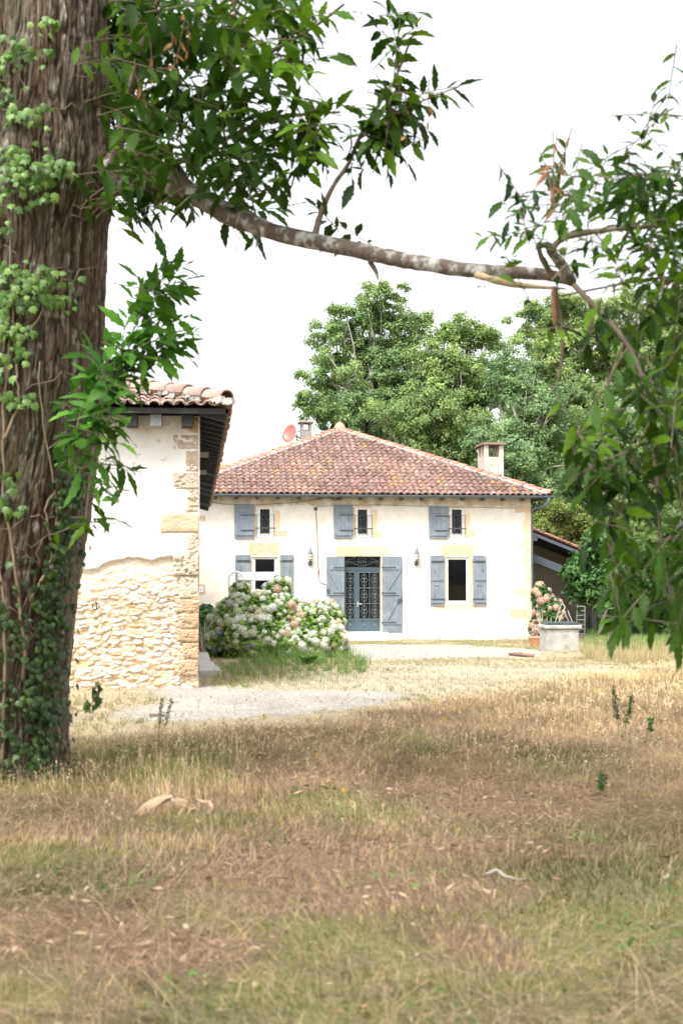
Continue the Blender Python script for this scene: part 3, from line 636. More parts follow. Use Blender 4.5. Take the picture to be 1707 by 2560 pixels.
# shutters
def shutter(x0, y0, x1, y1, kind, side, Y=H - .05):
    a, b, c, d = rect(x0, y0, x1, y1, Y); wd = b - a; ht = d - c; r = random.Random(int(x0))
    mb = MB(); n = max(3, int(wd / .12)) if kind != 'door' else 5
    e = [a + wd * i / n for i in range(n + 1)]
    for i in range(n): mb.box(e[i] + .003, e[i + 1] - .003, Y, Y + .028, c + r.uniform(0, .006), d - r.uniform(0, .006))
    mb.box(a + .004, b - .004, Y + .006, Y + .025, c + .01, d - .01)
    o = mb.build('shutter', M['shutter'], house, bevel=.003)
    class One:
        def __init__(s, nm, m, bv): s.a = (nm, m, bv)
        def box(s, *q): MB().box(*q).build(s.a[0], s.a[1], o, bevel=s.a[2])
        def obox(s, *q): MB().obox(*q).build('brace', s.a[1], o, bevel=s.a[2])
        def bar(s, *q): MB().bar(*q).build('latch', s.a[1], o)
    bt = One('batten', M['shutter'], .003); hg = One('strap_hinge', M['hinge'], 0)
    def batten(z0, z1, i0=.05, i1=.05): bt.box(a + i0, b - i1, Y - .024, Y - .002, z0, z1)
    if kind == 'up':
        batten(d - .23, d - .115); batten(c + .09, c + .20)
        for zz in (d - .32, c + .26): hg.box(a + wd * .32 if side == 'l' else a - .02, b + .03 if side == 'l' else b - wd * .32, Y - .02, Y - .004, zz - .017, zz + .017)
        for fx in (.32, .78): bt.bar((a + wd * fx - .03, Y - .01, d - .41), (a + wd * fx + .05, Y - .01, d - .5), .015, .012, (0, 1, 0))
    elif kind == 'low':
        for zz in (d - .17, c + ht * .50, c + .09): batten(zz, zz + .085, .05, .03)
        for zz in (d - .20, c + .22): hg.box(a + .05 if side == 'l' else a - .03, b + .03 if side == 'l' else b - .05, Y - .022, Y - .004, zz - .016, zz + .016)
        f = .32 if side == 'l' else .72
        for zz in (d - .52, c + .32): bt.box(a + wd * f - .012, a + wd * f + .012, Y - .03, Y - .002, zz, zz + .11)
        bt.box(a + wd * .25, a + wd * .62, Y - .02, Y - .003, c + ht * .40, c + ht * .40 + .02)
    else:
        zz = [d - .42, d - 1.23, c + .25] if ht > 2 else [d - .42, c + ht * .5, c + .25]
        s = -1 if side == 'l' else 1
        for q in zz:
            bt.box(a + .03, b - .02, Y - .026, Y - .002, q, q + .125)
            hg.box(a + .22 if side == 'l' else a - .04, b + .03 if side == 'l' else b - .2, Y - .034, Y - .027, q + .045, q + .085)
        for q0, q1 in ((zz[0], zz[1] + .125), (zz[1], zz[2] + .125)):
            if side == 'l': p0, p1 = (a + .05, Y - .014, q0), (b - .13, Y - .014, q1)
            else: p0, p1 = (b - .05, Y - .014, q0), (a + .13, Y - .014, q1)
            bt.bar(p0, p1, .024, .07, (0, 0, 1)) if False else bt.obox(((p0[0] + p1[0]) / 2, Y - .013, (q0 + q1) / 2), ((p1[0] - p0[0], 0, q1 - q0), (0, 1, 0), (-(q1 - q0), 0, p1[0] - p0[0])), (math.hypot(p1[0] - p0[0], q1 - q0) / 2, .011, .035))
        if side == 'r': hg.box(b - .16, b + .01, Y - .05, Y - .03, c + ht * .40, c + ht * .40 + .09)
        else: hg.box(a + .01, a + .09, Y - .05, Y - .03, c + ht * .5 + .04, c + ht * .5 + .17)
    return o
for q in ((586, 1262, 636, 1346, 'up', 'l'), (834, 1262, 882, 1346, 'up', 'l'), (1072, 1265, 1120, 1346.5, 'up', 'l'), (588, 1387, 626, 1514, 'low', 'l'), (701, 1387, 734, 1514, 'low', 'r'),
          (1075, 1388.5, 1110, 1515, 'low', 'l'), (1182.5, 1388.5, 1215, 1514.5, 'low', 'r'), (816, 1391, 861, 1581, 'door', 'l'), (956, 1391, 1005, 1581, 'door', 'r')):
    shutter(*q)
# windows
def window(hole, g, grille, split=None):
    a, b, c, d = hole; ga, gb, gc, gd = g; Y0 = H + .05
    o = MB()
    def frame(a, b, c, d, ga, gb, gc, gd, y0, y1):
        o.box(a, ga, y0, y1, c, d); o.box(gb, b, y0, y1, c, d); o.box(ga, gb, y0, y1, gd, d); o.box(ga, gb, y0, y1, c, gc)
    m_ = .035
    frame(a, b, c, d, a + m_, b - m_, c + m_, d - m_, Y0, Y0 + .07)
    frame(a + m_ + .001, b - m_ - .001, c + m_ + .001, d - m_ - .001, ga, gb, gc, gd, Y0 + .018, Y0 + .075)
    w_ = o.build('window', M['pvc'], house, bevel=.004)
    MB().box(ga - .01, gb + .01, Y0 + .045, Y0 + .052, gc - .01, gd + .01).build('pane', M['glass'], w_)
    if grille:
        gl = MB(); yg = H - .03; z0 = c; z1 = d - (d - c) * .27; zc = c + (d - c) * .30; wd = b - a
        gl.tube([(a - .01, yg, z1), (b + .01, yg, z1)], .007, 5); gl.tube([(a - .01, yg, z0), (b + .01, yg, z0)], .006, 5)
        gl.box(a - .03, b + .03, yg - .012, yg + .012, zc - .016, zc + .016)
        for f in (0, .26, .5, .74, 1): gl.tube([(a + wd * f, yg, z0), (a + wd * f, yg, z1)], .007, 5)
        xm = (a + b) / 2
        for s in (-1, 1):
            for zc2, up_ in ((zc, 1), (zc, -1)):
                hh = .26 if up_ > 0 else .15; pts = []
                for k in range(15):
                    t = k / 14; ang = -1.2 + t * 4.6; rad = .012 + .035 * (1 - t)
                    pts.append((xm + s * (.06 + .03 * math.sin(t * 3.1)) + s * .02 * math.cos(ang * 1.6), yg, zc2 + up_ * (.03 + hh * t) + .0))
                gl.tube(pts, .007, 5)
                pts = [(xm + s * (.085 + .025 * math.cos(a_)), yg, zc2 + up_ * (.05 + .022 * math.sin(a_))) for a_ in np.linspace(0, 5.2, 10)]
                gl.tube(pts, .006, 5)
                pts = [(xm + s * (.085 + .03 * math.cos(a_)), yg, zc2 + up_ * (hh + .02 + .028 * math.sin(a_))) for a_ in np.linspace(-1, 4.4, 10)]
                gl.tube(pts, .006, 5)
        gl.build('grille', mat('black_iron', (.05, .055, .065), rough=.5) if 'gi' not in M else M['gi'], w_)
    return w_
M['gi'] = mat('black_iron', (.05, .055, .065), (.08, .085, .095), rough=.5)
Yg = H + .10
window(UPW[0], rect(650, 1273, 674, 1333, Yg), True); window(UPW[1], rect(894, 1274, 917, 1334, Yg), True); window(UPW[2], rect(1129, 1274, 1153, 1334, Yg), True)
window(LOW[0], rect(638, 1398, 686, 1500, Yg), False); window(LOW[1], rect(1119.5, 1399, 1164.5, 1502, Yg), False)
# door
Yd = H + .22
a, b, c, d = DOOR; zt_ = rect(861, 1418, 862, 1427, Yd); zlo = rect(861, 1548, 862, 1549, Yd)[3]
xs = [rect(x_, 1400, x_ + 1, 1401, Yd)[0] for x_ in (863.5, 886, 896.5, 949)]
zt0, zt1 = zt_[2], zt_[3]
dm = MB()
dm.box(a, b, Yd - .01, Yd + .05, zt0, zt1)                            # transom bar
dm.box(a, xs[0], Yd, Yd + .05, c, zt0); dm.box(xs[1], xs[2], Yd, Yd + .05, c, zt0); dm.box(xs[3], b, Yd, Yd + .05, c, zt0)
dm.box(xs[0], xs[1], Yd + .004, Yd + .05, c, zlo); dm.box(xs[2], xs[3], Yd + .004, Yd + .05, c, zlo)
dm.box(xs[0], xs[1], Yd + .004, Yd + .05, zt0 - .05, zt0); dm.box(xs[2], xs[3], Yd + .004, Yd + .05, zt0 - .05, zt0)
door = dm.build('door', M['door'], house, bevel=.004)
MB().box(a + .01, b - .01, Yd + .055, Yd + .06, zlo - .01, d - .005).build('pane', M['glass'], door)
MB().box(xs[2] + (xs[3] - xs[2]) * .55, xs[3] + .1, Yd + .2, Yd + .22, c, zt0 - .02).build('curtain', M['curtain'], door)
sw = MB(); ys = Yd - .025
def scroll(cx, cz, s):
    sw.tube([(cx, ys, cz - s), (cx, ys, cz + s)], .007, 5)
    for up_ in (1, -1):
        for sd in (1, -1):
            pts = []
            for k in range(16):   # tall heart lobe
                t = k / 15; r_ = .34 * s; 
                ang = -.5 * math.pi + t * 1.55 * math.pi
                wx_ = .30 * s * math.sin(min(1, t * 1.15) * math.pi) * (1 if t < .87 else .6); wz_ = .18 * s + (.78 * s * t if t < .8 else .78 * s * (.8 - (t - .8) * 1.1))
                pts.append((cx + sd * (.03 * s + wx_), ys, cz + up_ * wz_))
            sw.tube(pts, .0065, 5)
    for sd in (1, -1):
        pts = [(cx + sd * (.26 * s + .20 * s * math.cos(a_)) if True else 0, ys, cz + .22 * s * math.sin(a_)) for a_ in np.linspace(-2.6, 2.6, 14)]
        sw.tube(pts, .0065, 5)
    sw.box(cx - .016, cx + .016, ys - .014, ys + .01, cz - .016, cz + .016)
zz = [zlo, zlo + (zt0 - .05 - zlo) / 3, zlo + 2 * (zt0 - .05 - zlo) / 3, zt0 - .05]
xm = (xs[2] + xs[3]) / 2 + .0
for q in zz[1:3]:
    sw.tube([(xs[0], ys, q), (xs[1], ys, q)], .009, 5); sw.tube([(xs[2], ys, q), (xs[3], ys, q)], .009, 5)
for q in (zz[0], zz[3]):
    sw.tube([(xs[0], ys, q), (xs[1], ys, q)], .009, 5); sw.tube([(xs[2], ys, q), (xs[3], ys, q)], .009, 5)
for q in (xs[0] + .01, xs[1] - .01, xs[2] + .01, xm, xs[3] - .01): sw.tube([(q, ys, zz[0]), (q, ys, zz[3])], .008, 5)
for i in range(3):
    zc = (zz[i] + zz[i + 1]) / 2; s = (zz[i + 1] - zz[i]) / 2 * .93
    for cx in ((xs[0] + xs[1]) / 2, (xs[2] + xm) / 2, (xm + xs[3]) / 2): scroll(cx, zc, s)
sw.build('scrollwork', M['iron_pale'], door)
tw = MB(); zc = (zt1 + d) / 2; cx = (a + b) / 2
tw.tube([(a, ys, zc), (b, ys, zc)], .008, 5)
for sd in (1, -1):
    for up_ in (1, -1):
        tw.tube([(cx + sd * (.07 + .055 * math.cos(a_)), ys, zc + up_ * (.075 + .055 * math.sin(a_))) for a_ in np.linspace(-2.8, 3.0, 16)], .008, 5)
    tw.tube([(cx + sd * (.02 + .5 * t * .9), ys, zc - .15 + .06 * t + .09 * t * t + .03 * math.sin(t * 3)) for t in np.linspace(0, 1, 10)], .008, 5)
    tw.tube([(cx + sd * (.2 + .32 * t), ys, zc + .15 - .13 * t) for t in np.linspace(0, 1, 6)], .008, 5)
    tw.tube([(cx + sd * (.5 + .045 * math.cos(a_)), ys, zc - .055 + .045 * math.sin(a_)) for a_ in np.linspace(0, 5.6, 14)], .008, 5)
tw.build('transom_scrollwork', M['iron_pale'], door)
ro = MB()
for cx in ((xs[0] + xs[1]) / 2, (xs[2] + xm) / 2, (xm + xs[3]) / 2):
    zc = (c + zlo) / 2 + .02
    for k in range(4):
        an = k * math.pi / 2 + .4; ro.box(cx + .03 * math.cos(an) - .02, cx + .03 * math.cos(an) + .02, Yd - .016, Yd - .001, zc + .03 * math.sin(an) - .02, zc + .03 * math.sin(an) + .02)
ro.build('rosette', M['iron_pale'], door)
hd = MB(); zc = rect(890, 1505, 900, 1509, Yd)[2]
hd.box(xs[2] - .05, xs[2] - .02, Yd - .02, Yd - .001, zc - .1, zc + .06).tube([(xs[2] - .04, Yd - .06, zc), (xs[2] + .09, Yd - .06, zc - .02)], .012, 8).tube([(xs[2] - .04, Yd - .06, zc), (xs[2] - .04, Yd, zc)], .01, 8)
hd.build('handle', M['brass'], door)
# chimneys
def chimney(px0, px1, ytop, ybase, Y, dep, mm, capm, caph=.05):
    x0, z1 = XZ(px0, ytop, Y); x1, _ = XZ(px1, ytop, Y); z0 = XZ(px0, ybase, Y)[1] - 1.2
    zc = z1 - .08; o = MB(); zs = zc - (.42 if mm == 'chim' else .30)
    o.box(x0, x1, Y, Y + dep, z0, zs)
    pw = (x1 - x0) * .22
    for xx in ((x0, x0 + pw), (x1 - pw, x1)):
        for k in range(3):
            y_ = Y + (dep - pw) * k / 2; o.box(xx[0], xx[1], y_, y_ + pw, zs + .001, zc)
    ch = o.build('chimney', M[mm], house, bevel=.008)
    MB().box(x0 + .06, x1 - .06, Y + .06, Y + dep - .06, zs + .002, zs + .03).build('flue', M['dark'], ch)
    MB().box(x0 - .09, x1 + .07, Y - .09, Y + dep + .09, zc, zc + .05).box(x0 - .05, x1 + .04, Y - .05, Y + dep + .05, zc + .052, zc + .085).build('chimney_cap', M[capm], ch, bevel=.006)
    return x0, x1, z1, z0
M['cap'] = mat('brown_cap', (.30, .20, .16), (.22, .15, .12), rough=.9)
chimney(1210, 1258, 1106, 1196, 48.6, 1.15, 'chim', 'cap')
cx0, cx1, cz1, cz0 = chimney(753, 779, 1051, 1105, 52.5, .62, 'chim_old', 'chim_old')
# lead flashing band on the old chimney, satellite dish on its side
dish = thing('satellite_dish', (cx0 - .12, 52.8, XZ(740, 1100, 52.6)[1]), 'round red satellite dish bracketed to the old grey chimney', 'satellite dish')
dc = np.array([*at_Y(727, 1085, 52.4)]); Nn = np.array([-.62, -.72, .28]); Nn /= np.linalg.norm(Nn)
A1 = np.cross(Nn, (0, 0, 1.0)); A1 /= np.linalg.norm(A1); A2 = np.cross(A1, Nn)
v, f = [], []; nr, ns = 7, 28; hw, hh = .30, .36
for k in range(2):
    for i in range(nr + 1):
        q = i / nr
        for j in range(ns):
            an = 2 * math.pi * j / ns; v.append(dc + A1 * hw * q * math.cos(an) + A2 * hh * q * math.sin(an) + Nn * (.09 * q * q - .012 * k))
for k in range(2):
    bb = k * (nr + 1) * ns
    for i in range(nr):
        for j in range(ns): f.append((bb + i * ns + j, bb + i * ns + (j + 1) % ns, bb + (i + 1) * ns + (j + 1) % ns, bb + (i + 1) * ns + j))
e0, e1 = nr * ns, (nr + 1) * ns + nr * ns
f += [(e0 + j, e0 + (j + 1) % ns, e1 + (j + 1) % ns, e1 + j) for j in range(ns)]
MB().add(v, f).build('reflector', M['red'], dish, smooth=True)
foot = dc - A2 * .34 + Nn * .09; lnb = dc + Nn * .42 - A2 * .28
MB().tube([foot, (foot + lnb) / 2 - A2 * .03, lnb], .012, 6).build('feed_arm', M['hinge'], dish)
MB().tube([lnb - Nn * .03, lnb + Nn * .04], .03, 10).tube([lnb + A2 * .0, lnb + A2 * .09], .018, 8).build('feed_horn', M['iron_pale'], dish)
MB().tube([dc - Nn * .02, (cx0 + .0, 52.75, dc[2] - .12)], .022, 8).tube([(cx0 - .14, 52.72, dc[2] - .5), (cx0 - .14, 52.72, dc[2] + .02)], .02, 8).tube([(cx0 - .14, 52.72, dc[2] - .3), (cx0, 52.72, dc[2] - .3)], .018, 8).tube([(cx0 - .14, 52.72, dc[2] + .12), (cx0, 52.72, dc[2] + .12)], .016, 8).build('bracket', M['hinge'], dish)
# wall lanterns
def lantern(px, py, label):
    x, z = XZ(px, py, H); r = thing('wall_lantern', (x, H - .0, z), label, 'lamp', 'wall lanterns beside the front door')
    y = H - .13; s = 1.0
    MB().lathe((x, y, z + .24), [(.085, 0), (.075, .04), (.04, .13), (.015, .22), (.004, .26)], 8).build('lamp_cap', M['iron_pale'], r)
    gl = MB().lathe((x, y, z + .06), [(.055, 0), (.075, .06), (.078, .17)], 8); gl.build('lamp_glass', mat('lamp_glass', (.72, .70, .64), (.6, .58, .52), rough=.15), r)
    fr = MB()
    for k in range(8):
        an = k * math.pi / 4; fr.tube([(x + .058 * math.cos(an), y + .058 * math.sin(an), z + .06), (x + .081 * math.cos(an), y + .081 * math.sin(an), z + .235)], .005, 4)
    for zz_, rr_ in ((.05, .062), (.15, .083), (.232, .084)): fr.lathe((x, y, z + zz_), [(rr_, 0), (rr_, .014)], 8)
    fr.build('lamp_cage', M['gi'], r)
    MB().lathe((x, H - .012, z - .05), [(.001, -.09), (.06, -.06), (.075, 0), (.06, .06), (.001, .09)], 14).tube([(x, H - .02, z - .05), (x, y, z - .07), (x, y, z + .06)], .014, 8).lathe((x, y, z - .16), [(.003, 0), (.016, .06), (.012, .1)], 8).build('wall_bracket', M['gi'], r)
lantern(775, 1404, 'dark iron wall lantern between the left window and the door, beside a thin pipe')
lantern(1040, 1404, 'dark iron wall lantern on bare cream wall between the door and the right window')
# pipe and cables on the facade
def fac(px, py, y=.02): a_ = XZ(px, py, H - y); return (a_[0], H - y, a_[1])
o = MB().tube([fac(789, 1268), fac(791, 1300), fac(793, 1350), fac(796, 1428), fac(796, 1440), fac(798, 1450), fac(803, 1457), fac(814, 1461)], .012, 6).tube([fac(796, 1426), fac(796.3, 1437)], .026, 8).build('wall_pipe', M['rust'], house)
MB().box(fac(785, 1268)[0], fac(793, 1268)[0], H - .05, H - .004, fac(0, 1271)[2], fac(0, 1264)[2]).build('junction_box', M['hinge'], house)
cb = MB().tube([fac(500, 1250, .03), fac(560, 1260, .05), fac(640, 1262, .06), fac(740, 1256, .06), fac(830, 1244, .05), fac(850, 1240, .03)], .008, 5)
cb.tube([fac(789, 1266, .04), fac(860, 1263, .05), fac(960, 1262, .05), fac(1100, 1267, .04), fac(1290, 1270, .03)], .006, 5)
cb.tube([fac(815, 1243, .03), fac(825, 1243, .05), fac(834, 1250, .05), fac(842, 1250, .05), fac(847, 1243, .03)], .012, 6)
cb.build('facade_cable', M['cable'], house)
# stone framed house number
hn = thing('house_number', (*XZ(502, 1483, H - .0)[:1], H, XZ(502, 1483, H)[1]), 'white enamel house number plate set in an ochre stone frame at the wall corner', 'house number')
a, b, c, d = rect(488, 1461, 513, 1484)
MB().prism(rough_rect(a, b, c, d, .012, seed=9), H - .012, H - .001).build('stone_surround', M['stone'], hn)
a, b, c, d = rect(490, 1467, 508, 1480); MB().box(a, b, H - .022, H - .013, c, d).build('number_plate', M['pvc'], hn, bevel=.003)
cu = bpy.data.curves.new('number', 'FONT'); cu.body = '11'; cu.size = (d - c) * .95; cu.extrude = .001; cu.align_x = 'CENTER'; cu.align_y = 'CENTER'
to = bpy.data.objects.new('number', cu); sc.collection.objects.link(to)
dg = bpy.context.evaluated_depsgraph_get(); tm = bpy.data.meshes.new_from_object(to.evaluated_get(dg)); bpy.data.objects.remove(to)
tm.materials.append(mat('number_blue', (.12, .16, .25), rough=.4)); to = bpy.data.objects.new('number', tm); sc.collection.objects.link(to); to.parent = hn
to.location = Vector((XZ(500, 1473, H)[0], H - .0245, (c + d) / 2)) - Vector(WL[hn.name]); to.rotation_euler = (math.pi / 2, 0, 0)
# wire from the roof to the trees on the right
p0 = at_Y(1040, 1243, 44.4); p1 = at_d(1500, 1168, 60); pts = [p0 * (1 - t) + p1 * t - np.array([0, 0, .5 * math.sin(t * math.pi)]) for t in np.linspace(0, 1, 14)]
tag(MB().tube(pts, .008, 4).build('overhead_wire', M['cable']), 'thin dark overhead wire crossing the roof towards the right trees', 'wire')

# ------------------------------------------------------------------ lean-to on the right
lt = thing('lean_to_shed', (xr_ + .5, 49.5, ZG), 'open lean-to with new orange tiles and dark slate beams beside the farmhouse', 'shed')
YL = 49.2
pA = at_Y(1331, 1327, YL); pB = at_Y(1432, 1368, YL); sl2 = (pB[2] - pA[2]) / (pB[0] - pA[0])
xw = xr_ + .01; zw = pA[2] + sl2 * (xw - pA[0]); xe = xw + 4.3; ze = zw + sl2 * (xe - xw)
Vl = np.array([-(xe - xw), 0, zw - ze]); Ll = np.linalg.norm(Vl)
V_, F_, C_ = tile_field((xe, YL, ze), (0, 1, 0), Vl, 36, int(Ll / .33), lambda u, v: u < 99, PAL_NEW, seed=21)
np_obj('roof_tiles', V_, F_, M['tile_new'], lt, col=C_)
ridge_caps((xe, YL + .02, ze + .03), (xw + .05, YL + .02, zw + .03), M['tile_new'], lt, PAL_NEW, w=.10, h=.09, seed=22, name='verge_tiles')
nrm = np.array([-sl2, 0, 1]); nrm = nrm / np.linalg.norm(nrm)
def lbar(y0, y1, off, th): 
    A_ = np.array([xw, (y0 + y1) / 2, zw]) - nrm * off; B_ = np.array([xe, (y0 + y1) / 2, ze]) - nrm * off
    return MB().obox((A_ + B_) / 2, (B_ - A_, (0, 1, 0), nrm), (np.linalg.norm(B_ - A_) / 2, (y1 - y0) / 2, th / 2))
lbar(YL + .0, YL + 7.0, .055, .03).build('roof_deck', M['black_wood'], lt)
lbar(YL - .03, YL + .01, .10, .11).build('barge_board', M['beam'], lt)
off = (zw - (at_Y(1333, 1358, YL + .3)[2])) * .93
lbar(YL + .25, YL + .42, off + .06, .26).build('principal_beam', M['beam'], lt)
for k, fx in enumerate((.28, .75)):
    A_ = np.array([xw + (xe - xw) * fx, 0, zw + (ze - zw) * fx]) - nrm * .22
    MB().obox((A_[0], YL + 3.4, A_[2]), ((1, 0, 0), (0, 1, 0), (0, 0, 1)), (.09, 3.45, .10)).build('purlin', M['beam'], lt)
for x_ in (1482, 1503):
    pz = at_Y(x_, 1500, YL + .35); MB().box(pz[0] - .09, pz[0] + .09, YL + .26, YL + .44, ZG - .3, zw + sl2 * (pz[0] - xw) - off - .02).build('post', M['black_wood'], lt)
MB().prism([(xw, ZG - .3), (xe, ZG - .3), (xe, ze - .09), (xw, zw - .09)], YL + 3.0, YL + 3.2).build('back_wall', mat('tan_rough_render', (.52, .42, .35), (.42, .34, .29), scale=3, rough=.95, bump=.01), lt)
MB().tube([(xr_ + 1.2, YL + 2.5, zw - .5), (xr_ + 1.2, YL + 2.5, at_Y(1367, 1440, YL + 2.5)[2] + .1)], .006, 4).lathe((xr_ + 1.2, YL + 2.5, at_Y(1367, 1440, YL + 2.5)[2]), [(.01, -.06), (.045, -.02), (.04, .05), (.02, .1)], 10).build('hanging_bulb', M['pvc'], lt)
# ------------------------------------------------------------------ stone barn on the left
BY = 18.5; BX = .065; BZ0 = float(ground_z(-1, BY)) - .1; BXL = -6.5; BYE = 43.4
barn = thing('stone_barn', (-3, BY, BZ0), 'long white rendered barn with exposed rubble stone base and dark timber eaves', 'barn')
def bp(px, py): return XZ(px, py, BY)
ZTB = bp(480, 1041)[1]
# jagged lower edge of the render
eb = [bp(*p) for p in [(-800, 1440), (0, 1436), (150, 1430), (205, 1424), (222, 1426), (240, 1424), (252, 1416), (262, 1408), (285, 1402), (308, 1400), (325, 1392), (345, 1394), (362, 1399), (385, 1399), (405, 1394), (430, 1390), (446, 1388), (500, 1386)]]
ebx = np.array([p[0] for p in eb]); ebz = np.array([p[1] for p in eb])
def edge(x): return np.interp(x, ebx, ebz) + (fbm(np.asarray(x) * 9, 3.3, 5, 3) - .5) * .05
# rubble: real relief of flat weathered stones
xs = np.arange(BXL, BX + .001, .0135); xs[-1] = BX; zs = np.arange(BZ0 - .1, bp(300, 1380)[1], .0135)
X, Z = np.meshgrid(xs, zs)
wx = X + (fbm(X * 3, Z * 3, 70, 3) - .5) * .3; wz = Z + (fbm(X * 2.2, Z * 2.2, 71, 3) - .5) * .22
gx, gz = wx / .125, wz / .052; gz = gz; ix, iz = np.floor(gx).astype(int), np.floor(gz).astype(int)
f1 = np.full(X.shape, 9.); f2 = np.full(X.shape, 9.); idn = np.zeros(X.shape); vx = np.zeros(X.shape)
for a in (-1, 0, 1):
    for b in (-1, 0, 1):
        cx = ix + a + .5 + (_h(ix + a, iz + b, 1) - .5) * .9; cz = iz + b + .5 + (_h(ix + a, iz + b, 2) - .5) * .8
        d = np.hypot(gx - cx, gz - cz); cl = d < f1
        f2 = np.where(cl, f1, np.minimum(f2, d)); idn = np.where(cl, _h(ix + a, iz + b, 3), idn); vx = np.where(cl, gz - cz, vx); f1 = np.where(cl, d, f1)
e = np.clip((f2 - f1) / .36, 0, 1); e = e * e * (3 - 2 * e)
hgt = e * (.008 + .034 * idn ** 2) - vx * .014 * e + (fbm(X * 13, Z * 26, 72, 4) - .5) * .06 + (fbm(X * 2, Z * 2, 73, 2) - .5) * .05
fade = np.clip((edge(X) + .0 - Z) / .5, .18, 1)          # shallow mortar-smeared zone just under the render
hgt = hgt * fade * .85
st = np.array([[.80, .72, .62], [.76, .64, .50], [.83, .77, .69], [.74, .60, .44], [.79, .70, .59]])[(idn * 4.99).astype(int)]
jo = np.array([.55, .385, .24]); C = st * e[..., None] + jo * (1 - e[..., None])
br_ = np.clip((fbm(X * 9, Z * 20, 74, 3) - .57) * 7, 0, 1)[..., None]; C = C * (1 - br_) + np.array([.66, .46, .27]) * br_
up_ = (1 - fade)[..., None] * .6; C = C * (1 - up_) + np.array([.80, .73, .65]) * up_
ny, nx = X.shape; i = np.arange(ny * nx).reshape(ny, nx); Fq = np.stack([i[:-1, :-1], i[:-1, 1:], i[1:, 1:], i[1:, :-1]], -1).reshape(-1, 4)
np_obj('rubble_base', np.stack([X, BY + .006 - hgt, Z], -1), Fq, mat('rubble_stone', (.92, .91, .9), (1.06, 1.05, 1.04), scale=18, rough=.96, bump=.008, bscale=70, attr=True), barn, col=C.reshape(-1, 3), smooth=True)
# render coat, standing 3 cm proud, broken edge
xs = np.arange(BXL, BX + .001, .03); xs[-1] = BX; zl = edge(xs); k = 60
T = np.linspace(0, 1, k)[:, None]; Z = zl[None] * (1 - T) + ZTB * T; X = np.repeat(xs[None], k, 0); Yp = BY - .035 - (fbm(X * 1.5, Z * 1.5, 80, 3) - .5) * .03 - (fbm(X * 7, Z * 7, 81, 3) - .5) * .012
Xl = np.concatenate([X[:1], X]); Zl = np.concatenate([Z[:1] + .006, Z]); Yl = np.concatenate([np.full((1, len(xs)), BY + .06), Yp])
ny, nx = Xl.shape; i = np.arange(ny * nx).reshape(ny, nx); Fq = np.stack([i[:-1, :-1], i[:-1, 1:], i[1:, 1:], i[1:, :-1]], -1).reshape(-1, 4)
np_obj('render_coat', np.stack([Xl, Yl, Zl], -1), Fq, M['barn_plaster'], barn, smooth=False)
# brown damp band under the eave
low = [(x, bp(400, 1052)[1] + rr.uniform(-.05, .03)) for x in np.arange(BXL, BX - .05, .12)] + [(BX - .03, bp(400, 1050)[1])]
MB().box(BXL, BX - .004, BY + .04, BYE, BZ0 - .2, ZTB - .01).build('wall_core', M['barn_plaster'], barn)
QB = [(473, 1042, 495.5, 1083, 'pit_stone2'), (433, 1088, 495.5, 1125, 'pit_stone'), (463, 1125.5, 495.5, 1180, 'pit_stone'), (433, 1180.5, 495.5, 1223, 'pit_stone'), (466, 1223.5, 495.5, 1281, 'pit_stone'), (401, 1282, 495.5, 1332, 'stone'),
      (469, 1332.5, 495.5, 1384, 'pit_stone'), (432, 1385, 495.5, 1438, 'pit_stone'), (448, 1439, 495.5, 1496, 'pit_stone'), (436, 1497, 495.5, 1532, 'pit_stone2'), (452, 1533, 495.5, 1572, 'pit_stone2'), (440, 1573, 495.5, 1606, 'pit_stone2'), (456, 1607, 495.5, 1648, 'pit_stone2'), (448, 1649, 495.5, 1690, 'pit_stone2')]
for n_, (x0, y0, x1, y1, m) in enumerate(QB):
    a, b = bp(x0, y1), bp(x1, y0); yf = BY - .058 if y0 < 1430 else BY - .03
    # faceted weathered face: grid with real pitting
    gx_ = np.linspace(0, 1, max(8, int((b[0] - a[0]) / .012))); gz_ = np.linspace(0, 1, max(8, int((b[1] - a[1]) / .012)))
    U_, W_ = np.meshgrid(gx_, gz_); ed = np.minimum(np.minimum(U_ * (b[0] - a[0]), W_ * (b[1] - a[1])), (1 - W_) * (b[1] - a[1])); XX = a[0] + U_ * (b[0] - a[0]); ZZ = a[1] + W_ * (b[1] - a[1])
    XX = np.minimum(XX + (1 - U_) * (fbm(ZZ * 8, n_ * 3.1, 90, 3) - .5) * .03, BX); pit = np.clip((fbm(XX * 22, ZZ * 34, 91, 3) - .55) * 5, 0, 1); amp_ = .035 if m != 'stone' else .006
    if y0 > 1430: amp_ = .018
    YY = yf - (fbm(XX * 5, ZZ * 5, 92, 2) - .5) * .02 + pit * amp_ + np.clip(1 - ed / .03, 0, 1) ** 2 * .022
    ny, nx = XX.shape; i = np.arange(ny * nx).reshape(ny, nx); Fq = np.stack([i[:-1, :-1], i[:-1, 1:], i[1:, 1:], i[1:, :-1]], -1).reshape(-1, 4)
    np_obj('quoin', np.stack([XX, YY, ZZ], -1), Fq, M[m], barn, smooth=True)
MB().box(BX - .02, BX - .0015, BY + .3, BYE, BZ0 - .2, ZTB).build('side_wall', M['barn_plaster'], barn)
